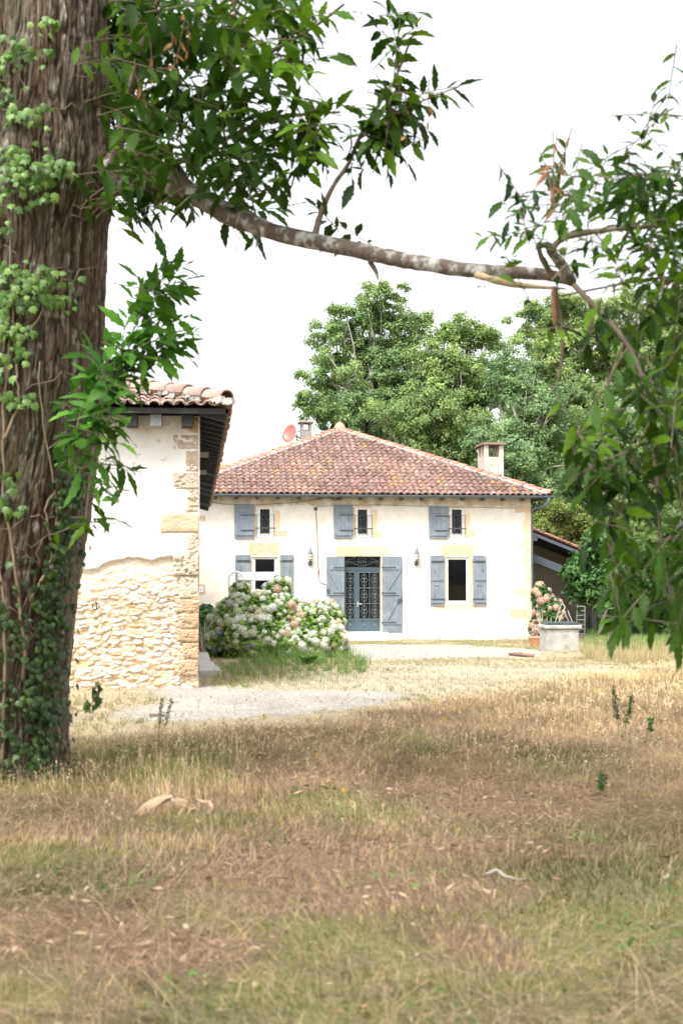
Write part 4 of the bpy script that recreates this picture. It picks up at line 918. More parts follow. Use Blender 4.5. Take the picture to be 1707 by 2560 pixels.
# roof: eave line, hips, dark boards and rafters seen from below
OV = .355; EYB = BY - .42; ZEB = XZ(540, 1017, EYB)[1]; XEB = BX + OV
slp = .26
XAB = BXL / 2 - .2; HB_ = XEB - XAB
def btile(O, U, V, cols, rows, ins, seed, pal=PAL_BARN):
    V_, F_, C_ = tile_field(O, U, V, cols, rows, ins, pal, pitch=.168, expo=.34, seed=seed, big=.88)
    return np_obj('roof_tiles', V_, F_, M['tile'], barn, col=C_)
rise = HB_ * slp; s_l = math.hypot(HB_, rise); tn = HB_ / s_l
btile((XAB - HB_, EYB, ZEB), (1, 0, 0), (0, HB_, rise), int(2 * HB_ / .168), int(s_l / .36) + 1, lambda u, v: (u > v * tn) & (u < 2 * HB_ - v * tn - .02), 31)
btile((XEB, EYB, ZEB), (0, 1, 0), (-HB_, 0, rise), int((BYE + .2 - EYB) / .168), int(s_l / .36) + 1, lambda u, v: u > v * tn + .02, 32, PAL_BARN * np.array([1.05, .85, .75]))
btile((XAB - HB_, EYB, ZEB), (0, 1, 0), (HB_, 0, rise), int((BYE + .2 - EYB) / .168), int(s_l / .36) + 1, lambda u, v: u > v * tn + .02, 33)
cr = np.array([XEB, EYB, ZEB]); apb = np.array([XAB, EYB + HB_, ZEB + rise])
ridge_caps(cr + (-.03, .03, .10), apb + (0, 0, .10), M['tile'], barn, PAL_BARN * 1.1, seed=34, w=.13, h=.11)
ridge_caps(np.array([XAB - HB_, EYB, ZEB + .1]), apb + (0, 0, .10), M['tile'], barn, PAL_BARN, seed=35)
ridge_caps(apb + (0, 0, .1), (XAB, BYE, ZEB + rise + .1), M['tile'], barn, PAL_BARN, seed=36)
rng_ = random.Random(3); mb = MB()
for i in range(46):
    t = i / 45 * .5; p = cr * (1 - t) + apb * t + np.array([.03, -.13 + rng_.uniform(-.02, .02), .05]); mb.obox(p, ((1, -1, .2), (1, 1, 0), (0, 0, 1)), (.05, .035, rng_.uniform(.02, .045)))
mb.build('hip_mortar', M['mortar'], barn)
d_ = .045
MB().add([(XAB - HB_, EYB, ZEB - d_), (XEB, EYB, ZEB - d_), (XEB, BYE, ZEB - d_), (XAB - HB_, BYE, ZEB - d_), (XAB, EYB + HB_, ZEB + rise - d_), (XAB, BYE, ZEB + rise - d_)], [(0, 1, 4), (1, 2, 5, 4), (3, 0, 4, 5), (2, 3, 5)]).build('roof_deck', M['black_wood'], barn)
rf = MB()
yy = EYB + .5
while yy < BYE - .2:
    rf.obox((BX + OV / 2 - .06, yy, ZEB - .10 + slp * OV / 2 + .02), ((1, 0, -slp), (0, 1, 0), (slp, 0, 1)), (OV / 2 + .05, .04, .045)); 
    o_ = rf.build('rafter', M['beam'] if rng_.random() < .25 else M['black_wood'], barn); rf = MB(); yy += .62
MB().box(XEB - .03, XEB - .002, EYB, BYE, ZEB - .10, ZEB - .03).build('fascia', M['black_wood'], barn)
MB().box(XAB - HB_, XEB - .0, EYB, EYB + .02, ZEB - .09, ZEB - .02).build('fascia', M['black_wood'], barn)
for px in (330, 390, 468):
    x_ = XZ(px, 1030, EYB + .1)[0]; light = px == 390
    MB().box(x_ - .07, x_ + .07, EYB + .07, BY, ZEB - .24, ZEB - .095).build('rafter_end', mat('weathered_grey_end', (.30, .31, .32), (.22, .23, .24), scale=9, rough=.9) if light else M['black_wood'], barn)
    rf = None
MB().box(BXL, BX, BY - .02, BY + .3, ZTB - .0, ZTB + .16).build('wall_plate', M['black_wood'], barn)
for yy_ in (23.2, 27.0): MB().box(BX - .01, BX + .16, yy_, yy_ + .08, ZEB - .2, ZEB - .12).build('purlin_stub', mat('bare_grey_wood', (.40, .38, .35), (.3, .28, .26), scale=9, rough=.9), barn)
# iron tie ring
rp = bp(241, 1515); 
MB().tube([(rp[0] + .045 * math.cos(a_), BY - .07, rp[1] + .045 * math.sin(a_)) for a_ in np.linspace(0, 2 * math.pi, 17)], .006, 5).tube([(rp[0] + .01, BY - .08, rp[1] + .05), (rp[0] + .01, BY - .08, rp[1] - .05)], .008, 5).tube([(rp[0], BY, rp[1] + .04), (rp[0], BY - .08, rp[1] + .04)], .006, 5).build('tie_ring', M['gi'], barn)

# ------------------------------------------------------------------ slabs, well, pots and small things
sp = at_ground(528, 1696)
slab = MB(); a_ = at_ground(470, 1693); b_ = at_ground(556, 1693); c_ = at_ground(528, 1645); e_ = at_ground(470, 1645)
def quadslab(P, z0, z1): return MB().add([(p[0], p[1], z0) for p in P] + [(p[0], p[1], z1) for p in P], [(3, 2, 1, 0), (4, 5, 6, 7), (0, 1, 5, 4), (1, 2, 6, 5), (2, 3, 7, 6), (3, 0, 4, 7)])
zg_ = float(ground_z(.4, a_[1])); slm = mat('grey_slab', (.50, .49, .46), (.40, .39, .36), scale=5, rough=.9, bump=.008, c3=(.6, .57, .5), s3=3)
tag(quadslab([(.08, a_[1]), (b_[0], b_[1]), (b_[0] - .12, a_[1] + 2.3), (.08, a_[1] + 2.3)], zg_ - .1, zg_ + .10).build('paving_slab', slm, bevel=.012), 'nearer grey stone paving slab at the barn corner', 'paving slab', 'paving slabs beside the barn')
tag(quadslab([(.08, a_[1] + 2.33), (b_[0] - .13, a_[1] + 2.33), (c_[0] - .1, a_[1] + 5.5), (.08, a_[1] + 5.5)], zg_ - .12, zg_ + .085).build('paving_slab', slm, bevel=.012), 'farther grey paving slab running back to the hydrangea', 'paving slab', 'paving slabs beside the barn')
# well
wp0 = at_ground(1367, 1629); wp1 = at_ground(1452, 1629); wz_ = float(ground_z(wp0[0], wp0[1])); ww = wp1[0] - wp0[0]; Yw = wp0[1]
wt = at_Y(1400, 1572, Yw)[2]
well = thing('stone_well', (wp0[0] + ww / 2, Yw + ww / 2, wz_), 'low square lichened stone well with a dark blue metal lid', 'well')
wm_ = mat('lichened_stone', (.47, .46, .425), (.33, .325, .295), scale=4.5, rough=.95, bump=.02, bscale=22, c3=(.30, .27, .23), s3=7, r3=(.60, .70))
MB().box(wp0[0], wp0[0] + ww, Yw, Yw + ww * .95, wz_ - .15, wt - .002).build('well_body', wm_, well, bevel=.03)
zt2 = at_Y(1400, 1565, Yw)[2]
MB().box(wp0[0] - .05, wp0[0] + ww + .06, Yw - .05, Yw + ww, wt, zt2 + .02).build('coping', wm_, well, bevel=.02)
MB().box(wp0[0] + .02, wp0[0] + ww - .0, Yw + .0, Yw + ww * .92, zt2 + .022, zt2 + .085).build('lid', mat('dark_blue_metal', (.06, .085, .10), (.045, .065, .08), scale=6, rough=.45), well, bevel=.01)
MB().tube([(wp0[0] + .45, Yw - .02, zt2 + .05), (wp0[0] + .45, Yw - .06, zt2 + .03), (wp0[0] + .5, Yw - .06, zt2 + .03), (wp0[0] + .5, Yw - .02, zt2 + .05)], .008, 5).build('lid_handle', M['iron_pale'], well)
rd = MB()
for (x0, y0, x1, y1, dd) in ((1386, 1558, 1402, 1512, .5), (1394, 1560, 1412, 1518, .5), (1432, 1560, 1418, 1526, .7), (1424, 1560, 1412, 1536, .8)):
    rd.tube([at_Y(x0, y0, Yw + dd), at_Y(x1, y1, Yw + dd + .1)], .009, 5)
rd.tube([at_Y(1402, 1512, Yw + .6), at_Y(1405, 1508, Yw + .65), at_Y(1412, 1518, Yw + .6)], .009, 5)
rd.build('lid_stay', mat('galvanised_rod', (.45, .45, .44), rough=.4, metal=.4), well)
# terracotta pots
def pot(px, py, s, label, nm='terracotta_pot'):
    p = at_ground(px, py); t = thing(nm, p, label, 'pot', 'terracotta pots at the house corner')
    MB().lathe(p, [(.12 * s, 0), (.17 * s, .13 * s), (.195 * s, .20 * s), (.215 * s, .205 * s), (.215 * s, .24 * s), (.19 * s, .24 * s), (.18 * s, .19 * s), (.02, .18 * s)], 28).build('pot_body', mat('terracotta', (.56, .30, .17), (.50, .27, .16), scale=6, rough=.85, c3=(.62, .45, .32), s3=5), t, smooth=False)
    MB().lathe(p + np.array([0, 0, .17 * s]), [(.17 * s, 0), (.15 * s, .02 * s), (.01, .03)], 20).build('soil', mat('potting_soil', (.06, .04, .03), rough=1.0), t)
pot(1341, 1617, 1.15, 'wide terracotta pot standing under the downpipe'); pot(1361, 1611, .8, 'smaller terracotta pot between the wide pot and the well')
# fallen stick, post, bleached branch, dry frond
def stick(pts, r, label, m, nm='fallen_stick', cat='stick'):
    tag(MB().tube(pts, r, 7).build(nm, m, smooth=True), label, cat)
sm_ = mat('dead_wood', (.20, .12, .08), (.30, .2, .14), scale=12, rough=.95, bump=.01, bscale=40); bw = mat('bleached_wood', (.42, .38, .34), (.28, .24, .21), scale=10, rough=.9, bump=.006)
lift = lambda p, h=.03: np.array([p[0], p[1], p[2] + h])
stick([lift(at_ground(1274, 1640), .04), lift(at_ground(1300, 1642), .05), lift(at_ground(1332, 1644), .04)], [.035, .05, .03], 'thick brown stick lying on the gravel before the house', sm_)
stick([lift(at_ground(1215, 2222), .07), lift(at_ground(1240, 2216), .08), lift(at_ground(1262, 2222), .06), lift(at_ground(1300, 2226), .05), lift(at_ground(1322, 2220), .05)], [.008, .011, .008, .005, .003], 'bleached grey broken branch lying in the near grass', bw)
stick([lift(at_ground(738, 2232), .12), lift(at_ground(718, 2262), .10), lift(at_ground(690, 2300), .07), lift(at_ground(665, 2330), .05)], [.002, .004, .005, .006], 'thin grey twig leaning in the near grass', sm_)
stick([lift(at_ground(376, 1792), .02), lift(at_ground(408, 1794), .03)], [.018, .013], 'short dark stick lying on the lane beside the weed', sm_)
pp = at_ground(243, 1716)
tag(MB().lathe((pp[0], pp[1], pp[2] - .1), [(.065, 0), (.068, .27), (.06, .31), (.03, .325)], 9).build('wooden_stump', mat('mossy_post', (.46, .47, .36), (.36, .33, .26), scale=10, rough=.95, bump=.01), smooth=False), 'short mossy wooden stump post at the foot of the barn', 'post')
# dry curled fern frond
def frond():
    r = random.Random(5); c = at_ground(425, 2035); t = thing('dry_bark_curl', c, 'pale tan curled dead bark piece lying in the dry grass', 'dead bark')
    m_ = mat('tan_dead_leaf', (.58, .42, .27), (.46, .31, .19), scale=14, rough=.8, bump=.006, trans=.15); d0 = (c - EYE) @ FW
    def sheet(P, w, curl, nm):
        P = [at_d(px, py, d0 - .02 + dd) - np.array([0, 0, .015]) for px, py, dd in P]; n = len(P); V, Fq = [], []
        for i, p in enumerate(P):
            tt = P[min(i + 1, n - 1)] - P[max(0, i - 1)]; tt = tt / np.linalg.norm(tt); s_ = np.cross(tt, (0.2, -1, .5)); s_ /= np.linalg.norm(s_); nn = np.cross(s_, tt); ww_ = w[i]
            for k in range(7):
                a = (k / 6 - .5) * curl; V.append(p + s_ * math.sin(a) * ww_ + nn * (math.cos(a) - 1) * ww_ * 1.2 + np.array([r.gauss(0, .007) for _ in range(3)]))
        for i in range(n - 1):
            for k in range(6): Fq.append([i * 7 + k, i * 7 + k + 1, (i + 1) * 7 + k + 1, (i + 1) * 7 + k])
        o = np_obj(nm, np.array(V), np.array(Fq), m_, t, smooth=True); sd = o.modifiers.new('thick', 'SOLIDIFY'); sd.thickness = .004; sb = o.modifiers.new('s', 'SUBSURF'); sb.levels = 1; sb.render_levels = 1
    sheet([(335, 2040, 0), (355, 2028, 0), (375, 2012, 0), (395, 1998, .02), (412, 1988, .04), (432, 1986, .04)], [.02, .045, .05, .035, .02, .01], 3.4, 'curl')
    sheet([(428, 1990, 0), (445, 1994, 0), (462, 1998, 0), (475, 2008, 0), (482, 2020, 0)], [.012, .02, .025, .02, .01], 2.8, 'curl')
    sheet([(450, 2045, -.02), (453, 2025, 0), (462, 2008, 0), (470, 2000, 0)], [.01, .018, .02, .01], 2.4, 'curl')
    sheet([(468, 2040, -.03), (472, 2022, -.02), (485, 2012, 0), (500, 2020, .02)], [.006, .014, .016, .008], 2.4, 'curl')
    sheet([(520, 1996, .02), (532, 2006, 0), (533, 2022, 0), (520, 2034, 0), (508, 2040, 0)], [.01, .022, .026, .02, .008], 2.6, 'curl')
    sheet([(488, 1994, .03), (505, 1998, .02), (520, 1999, .02)], [.006, .01, .006], 2.4, 'curl')
frond()
# garden swing with white canopy behind the hydrangea
Ys = 33.5; sws = thing('garden_swing', (*at_Y(650, 1600, Ys)[:2], float(ground_z(2, Ys))), 'white garden swing with curved canopy behind the large hydrangea', 'garden swing')
zg2 = float(ground_z(2, Ys)); xa = at_Y(606, 1440, Ys)[0]; xb = at_Y(697, 1440, Ys)[0]; ztop = at_Y(600, 1430, Ys)[2]; zlow = at_Y(600, 1447, Ys)[2]
for x_ in (xa, xb):
    pts = [(x_, Ys + .0, zg2)] + [(x_ , Ys + .35 - .35 * math.cos(a_), ztop - .25 + .22 * math.sin(a_)) for a_ in np.linspace(0, math.pi, 10)] + [(x_, Ys + .72, zg2)]
    MB().tube(pts, .03, 8).build('arch_frame', M['pvc'], sws, smooth=True)
pts = [(xa - .32, Ys - .5, zg2)] + [(xa - .32 + .16 - .16 * math.cos(a_), Ys - .5, ztop - .16 + .16 * math.sin(a_)) for a_ in np.linspace(0, math.pi, 10)] + [(xa, Ys - .5, zg2)]
MB().tube(pts, .026, 8).build('arch_frame', M['pvc'], sws, smooth=True)
V, Fq = [], []
for x_ in np.linspace(xa - .12, xb, 12):
    for a_ in np.linspace(-.15, math.pi + .15, 12): V.append((x_, Ys + .1 - .62 * math.cos(a_), zlow - .02 + (ztop - zlow + .01) * max(-.2, math.sin(a_))))
for i in range(11):
    for k in range(11): Fq.append([i * 12 + k, i * 12 + k + 1, (i + 1) * 12 + k + 1, (i + 1) * 12 + k])
o = np_obj('canopy', V, np.array(Fq), mat('white_canvas', (.85, .85, .85), rough=.8), sws, smooth=True); sd = o.modifiers.new('t', 'SOLIDIFY'); sd.thickness = .012
MB().box(xa + .08, xb - .08, Ys + .05, Ys + .5, zg2 + .42, zg2 + .5).box(xa + .08, xb - .08, Ys + .5, Ys + .56, zg2 + .5, zg2 + .95).build('seat', mat('white_slats', (.75, .75, .74), rough=.6), sws)
# ladder and metal grid leaning by the lean-to
lp = [at_Y(1438, 1562, 47.5), at_Y(1442, 1512, 47.9), at_Y(1460, 1562, 47.4), at_Y(1461, 1512, 47.8)]
for q in lp[::2]: q[2] = float(ground_z(q[0], 47.5))
lad = thing('metal_ladder', lp[0], 'grey metal ladder leaning behind the well under the lean-to', 'ladder'); gmt = mat('grey_green_metal', (.24, .28, .26), (.18, .21, .2), rough=.5, metal=.3)
for k in (0, 2): MB().bar(lp[k], lp[k + 1], .03, .05, (0, 1, 0)).build('rail', gmt, lad)
for t in np.linspace(.1, .95, 7): MB().tube([lp[0] * (1 - t) + lp[1] * t, lp[2] * (1 - t) + lp[3] * t], .014, 6).build('rung', gmt, lad)
# ------------------------------------------------------------------ foliage helpers
def unit(v): return v / (np.linalg.norm(v, axis=-1, keepdims=True) + 1e-9)
def leaf_cloud(P, size, Nrm, r, ratio=.5, fold=.25):
    """one small folded leaf (4 triangles worth: 2 quads) at every point"""
    n = len(P); N = unit(Nrm + r.normal(0, .55, (n, 3))); D = unit(np.cross(N, r.normal(0, 1, (n, 3)))); S = np.cross(N, D)
    L = (size * r.uniform(.65, 1.3, n))[:, None]; W = L * ratio
    V = np.stack([P - D * L * .5, P - D * L * .05 + S * W * .5 + N * W * fold, P + D * L * .5 - N * L * .12, P - D * L * .05 - S * W * .5 + N * W * fold], 1)
    b = np.arange(n)[:, None, None] * 4
    return V.reshape(-1, 3), (b + np.array([[0, 1, 2], [0, 2, 3]])).reshape(-1, 3)
leafm = mat('tree_leaf', (.88, .9, .85), (1.12, 1.1, 1.1), scale=.9, rough=.55, attr=True, trans=.38, spec=.35)
barkm = mat('grey_bark', (.46, .43, .37), (.28, .25, .21), scale=5, rough=.95, bump=.03, bscale=12, stretch=(1, 1, .35))
OAK = np.array([[.13, .205, .05], [.165, .245, .06], [.10, .17, .05], [.20, .27, .075], [.12, .19, .065]])
YEL = np.array([[.22, .28, .06], [.26, .31, .08], [.17, .24, .055]]); DRK = np.array([[.055, .11, .035], [.075, .135, .04], [.045, .09, .03]])
CORE = np.array([[.09, .155, .045], [.12, .19, .05], [.075, .13, .04]])
def tree(name, label, cat, base, lobes, n_clump, per, leaf, pal, seed, trunk_r=.28, group=None, limbs=True, rc=(.38, .85), fork=.35, barkmat=None):
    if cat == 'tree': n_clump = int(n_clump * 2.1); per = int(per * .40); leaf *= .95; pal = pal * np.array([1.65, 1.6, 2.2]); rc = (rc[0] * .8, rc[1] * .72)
    else: pal = pal * 1.25
    """lobes: list of (centre, radii); clumps of leaves sit through every lobe, limbs run from the trunk into them"""
    r = np.random.default_rng(seed); rr_ = random.Random(seed); base = np.array(base, float)
    t = thing(name, base, label, cat, group)
    vol = np.array([l[1][0] * l[1][1] * l[1][2] for l in lobes]) ** .75; vol = vol / vol.sum(); Cs = []
    for (c, rad), q in zip(lobes, vol):
        m = max(3, int(n_clump * q)); d = unit(r.normal(0, 1, (m, 3))); s = r.uniform(.2, 1, m) ** .6
        Cs.append(np.array(c) + d * np.array(rad) * (s * (.62 + .85 * vnoise(d[:, 0] * 2 + seed, d[:, 2] * 2, seed)))[:, None])
    Cs = np.concatenate(Cs); Cs = Cs[Cs[:, 2] > base[2] + .15]
    P, Nn, Cc = [], [], []; mid = np.mean([l[0] for l in lobes], 0)
    for c in Cs:
        n = int(per * r.uniform(.6, 1.4)); R_ = r.uniform(*rc); sub = unit(r.normal(0, 1, (5, 3))) * R_ * .6 * np.array([1, 1, .6]); which = r.integers(0, 5, n)
        p = c + sub[which] + r.normal(0, 1, (n, 3)) * R_ * .27 * np.array([1, 1, .75]); P.append(p)
        Nn.append(unit(p - c) * .7 + np.array([0, 0, .8]) + unit(c - mid) * .4)
        cc = (pal[r.integers(0, len(pal))] * .6 + pal.mean(0) * .4) * r.uniform(.82, 1.2); Cc.append(np.repeat(np.clip(cc * (1 + r.normal(0, .16, (n, 1))), .01, 1), 4, 0))
    P = np.concatenate(P); Nn = np.concatenate(Nn); V, Ft = leaf_cloud(P, leaf, Nn, r)
    np_obj('crown', V, Ft, leafm, t, col=np.concatenate(Cc))
    mb = MB(); top = mid + np.array([0, 0, max(l[1][2] for l in lobes) * .5]); pts = []
    for i in range(8):
        q = i / 7; pts.append(base * (1 - q) + top * q + np.array([rr_.gauss(0, .12), rr_.gauss(0, .12), 0]) * (q > 0) + np.array([0, 0, -.3 if i == 0 else 0]))
    mb.tube(pts, [trunk_r * (1.25 if i == 0 else 1 - .1 * i) for i in range(8)], 10)
    tr = mb.build('trunk', barkmat or barkm, t, smooth=True)
    if limbs:
        lm = MB()
        for c in Cs[r.permutation(len(Cs))[:90]]:
            q = rr_.uniform(fork, .95); a = base * (1 - q) + top * q
            if c[2] < a[2] - 1.5: continue
            m1 = a * .6 + c * .4 + np.array([rr_.gauss(0, .2), rr_.gauss(0, .2), -.2]); m2 = a * .25 + c * .75 + np.array([rr_.gauss(0, .2), rr_.gauss(0, .2), .1])
            r0 = trunk_r * rr_.uniform(.22, .5); lm.tube([a, m1, m2, c], [r0, r0 * .7, r0 * .45, r0 * .2], 6)
        lm.build('limbs', barkmat or barkm, t, smooth=True)
    return t
def lobe(px, py, d, rx, rz, ry=None):
    """centre from a sight line and distance, radii in photograph pixels turned into metres"""
    s = d / F_PX; return (at_d(px, py, d), (rx * s, (ry or rx) * s, rz * s))
def gbase(px, d):
    p = at_d(px, 1500, d); return (p[0], p[1], float(ground_z(p[0], p[1])))
GT = 'trees behind the farmhouse'
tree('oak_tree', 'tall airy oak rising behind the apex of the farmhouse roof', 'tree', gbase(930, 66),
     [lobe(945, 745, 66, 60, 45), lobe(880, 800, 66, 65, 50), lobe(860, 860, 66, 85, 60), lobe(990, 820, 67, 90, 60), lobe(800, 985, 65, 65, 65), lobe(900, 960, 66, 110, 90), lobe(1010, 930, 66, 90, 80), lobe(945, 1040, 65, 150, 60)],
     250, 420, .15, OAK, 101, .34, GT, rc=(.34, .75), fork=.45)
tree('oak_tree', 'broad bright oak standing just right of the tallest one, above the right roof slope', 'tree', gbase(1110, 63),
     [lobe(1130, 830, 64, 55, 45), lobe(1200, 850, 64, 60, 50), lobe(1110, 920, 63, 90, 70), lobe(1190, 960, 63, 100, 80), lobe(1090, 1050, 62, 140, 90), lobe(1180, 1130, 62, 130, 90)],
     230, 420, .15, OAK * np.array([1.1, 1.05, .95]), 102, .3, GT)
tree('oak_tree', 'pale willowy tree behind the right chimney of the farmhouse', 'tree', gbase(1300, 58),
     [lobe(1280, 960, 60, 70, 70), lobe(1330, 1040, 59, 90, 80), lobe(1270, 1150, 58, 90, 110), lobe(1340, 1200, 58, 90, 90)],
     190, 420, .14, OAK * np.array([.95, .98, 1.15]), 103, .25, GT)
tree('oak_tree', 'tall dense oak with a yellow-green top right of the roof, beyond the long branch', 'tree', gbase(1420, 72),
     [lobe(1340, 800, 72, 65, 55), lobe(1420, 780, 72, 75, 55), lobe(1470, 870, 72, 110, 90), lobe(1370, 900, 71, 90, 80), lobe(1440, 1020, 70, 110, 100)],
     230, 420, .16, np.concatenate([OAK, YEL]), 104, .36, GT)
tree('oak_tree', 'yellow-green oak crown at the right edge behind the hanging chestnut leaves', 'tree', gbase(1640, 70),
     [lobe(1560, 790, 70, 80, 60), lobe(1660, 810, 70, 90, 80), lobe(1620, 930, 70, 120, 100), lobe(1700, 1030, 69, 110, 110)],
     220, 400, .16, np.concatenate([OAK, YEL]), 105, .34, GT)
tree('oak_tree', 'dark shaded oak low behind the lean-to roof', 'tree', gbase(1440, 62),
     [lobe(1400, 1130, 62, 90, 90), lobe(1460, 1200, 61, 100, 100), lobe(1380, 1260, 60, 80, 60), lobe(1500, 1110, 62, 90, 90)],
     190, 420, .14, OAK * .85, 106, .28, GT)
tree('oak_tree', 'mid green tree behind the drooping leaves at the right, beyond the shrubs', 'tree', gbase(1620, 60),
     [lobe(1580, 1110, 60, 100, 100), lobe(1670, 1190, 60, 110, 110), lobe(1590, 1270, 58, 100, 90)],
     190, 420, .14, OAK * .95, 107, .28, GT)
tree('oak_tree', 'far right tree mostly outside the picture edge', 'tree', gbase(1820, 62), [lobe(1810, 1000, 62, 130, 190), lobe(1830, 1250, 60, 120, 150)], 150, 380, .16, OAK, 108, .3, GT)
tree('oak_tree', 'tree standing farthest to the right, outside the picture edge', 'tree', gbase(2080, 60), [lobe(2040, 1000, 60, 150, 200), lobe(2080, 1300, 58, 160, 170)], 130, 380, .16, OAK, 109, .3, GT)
GS = 'shrubs beyond the well'
tree('shrub', 'light yellow-green bush rising over the lean-to tiles', 'shrub', gbase(1440, 56), [lobe(1400, 1290, 56, 70, 40), lobe(1460, 1330, 56, 80, 50), lobe(1430, 1400, 56, 60, 90)], 80, 420, .11, YEL * .85, 111, .06, GS, rc=(.3, .55))
tree('shrub', 'tall loose green bush with small leaves behind the posts', 'shrub', gbase(1600, 52), [lobe(1590, 1330, 53, 90, 80), lobe(1640, 1420, 52, 110, 90), lobe(1580, 1480, 52, 80, 70)], 130, 420, .10, OAK, 112, .07, GS, rc=(.3, .6))
tree('shrub', 'dark green hedge bush low at the right edge above the tall grass', 'shrub', gbase(1690, 47), [lobe(1690, 1460, 48, 100, 70), lobe(1640, 1530, 47, 130, 60), lobe(1760, 1500, 47, 120, 90)], 140, 420, .09, DRK * 1.3, 113, .06, GS, rc=(.3, .6))
tree('shrub', 'dim undergrowth bush behind the dark shed posts', 'shrub', gbase(1530, 55), [lobe(1530, 1480, 55, 90, 70), lobe(1500, 1545, 54, 70, 30)], 90, 380, .10, OAK * np.array([1.2, 1.15, 1]), 114, .05, GS, rc=(.3, .55))
# fig-like bush with big lobed leaves in front of the lean-to
tree('fig_bush', 'dense dark bush with large leaves hiding the lean-to eave', 'bush', gbase(1495, 45.5), [lobe(1475, 1420, 45.5, 48, 50), lobe(1520, 1400, 45.5, 70, 55), lobe(1500, 1470, 45.5, 60, 45), lobe(1570, 1440, 46, 70, 60)], 120, 70, .24, np.array([[.07, .155, .045], [.09, .19, .055], [.055, .125, .04]]), 115, .07, None, rc=(.3, .5))

# ------------------------------------------------------------------ hydrangeas
petm = mat('petal', (.93, .93, .93), (1.05, 1.05, 1.05), scale=20, rough=.75, attr=True, trans=.2)
def head_mesh(seed, rad):
    r = np.random.default_rng(seed); n = 62; V, Fq, C = [], [], []
    i = np.arange(n) + .5; ph = np.arccos(1 - 1.75 * i / n); th = math.pi * (1 + 5 ** .5) * i
    D = np.stack([np.cos(th) * np.sin(ph), np.sin(th) * np.sin(ph), np.cos(ph)], -1)
    for d in D:
        t = np.cross(d, (0.3, .5, 1)); t /= np.linalg.norm(t); s = np.cross(d, t); ro = rad * r.uniform(.86, 1.08); a0 = r.uniform(0, 1.5); k = r.uniform(.75, 1.2)
        for q in range(4):
            a = a0 + q * math.pi / 2; e = t * math.cos(a) + s * math.sin(a); f = np.cross(d, e); c = d * ro; w_ = rad * .20
            b = len(V); V += [c, c + e * w_ * .7 + f * w_ * .55 + d * w_ * .25, c + e * w_ * 1.25 + d * w_ * .1, c + e * w_ * .7 - f * w_ * .55 + d * w_ * .25]; Fq.append([b, b + 1, b + 2, b + 3]); C += [np.full(3, k * .8), np.full(3, k), np.full(3, k), np.full(3, k)]
    b = len(V)   # solid dark core so it does not look hollow
    ico = [(x * rad * .8, y * rad * .8, z * rad * .8) for x, y, z in [(1, 0, 0), (0, 1, 0), (-1, 0, 0), (0, -1, 0), (0, 0, 1), (0, 0, -1)]]
    V += [np.array(v) for v in ico]; C += [np.full(3, .5)] * 6
    T = [[b + i, b + (i + 1) % 4, b + 4] for i in range(4)] + [[b + (i + 1) % 4, b + i, b + 5] for i in range(4)]
    return np.array(V), np.array(Fq), np.array(T), np.array(C)
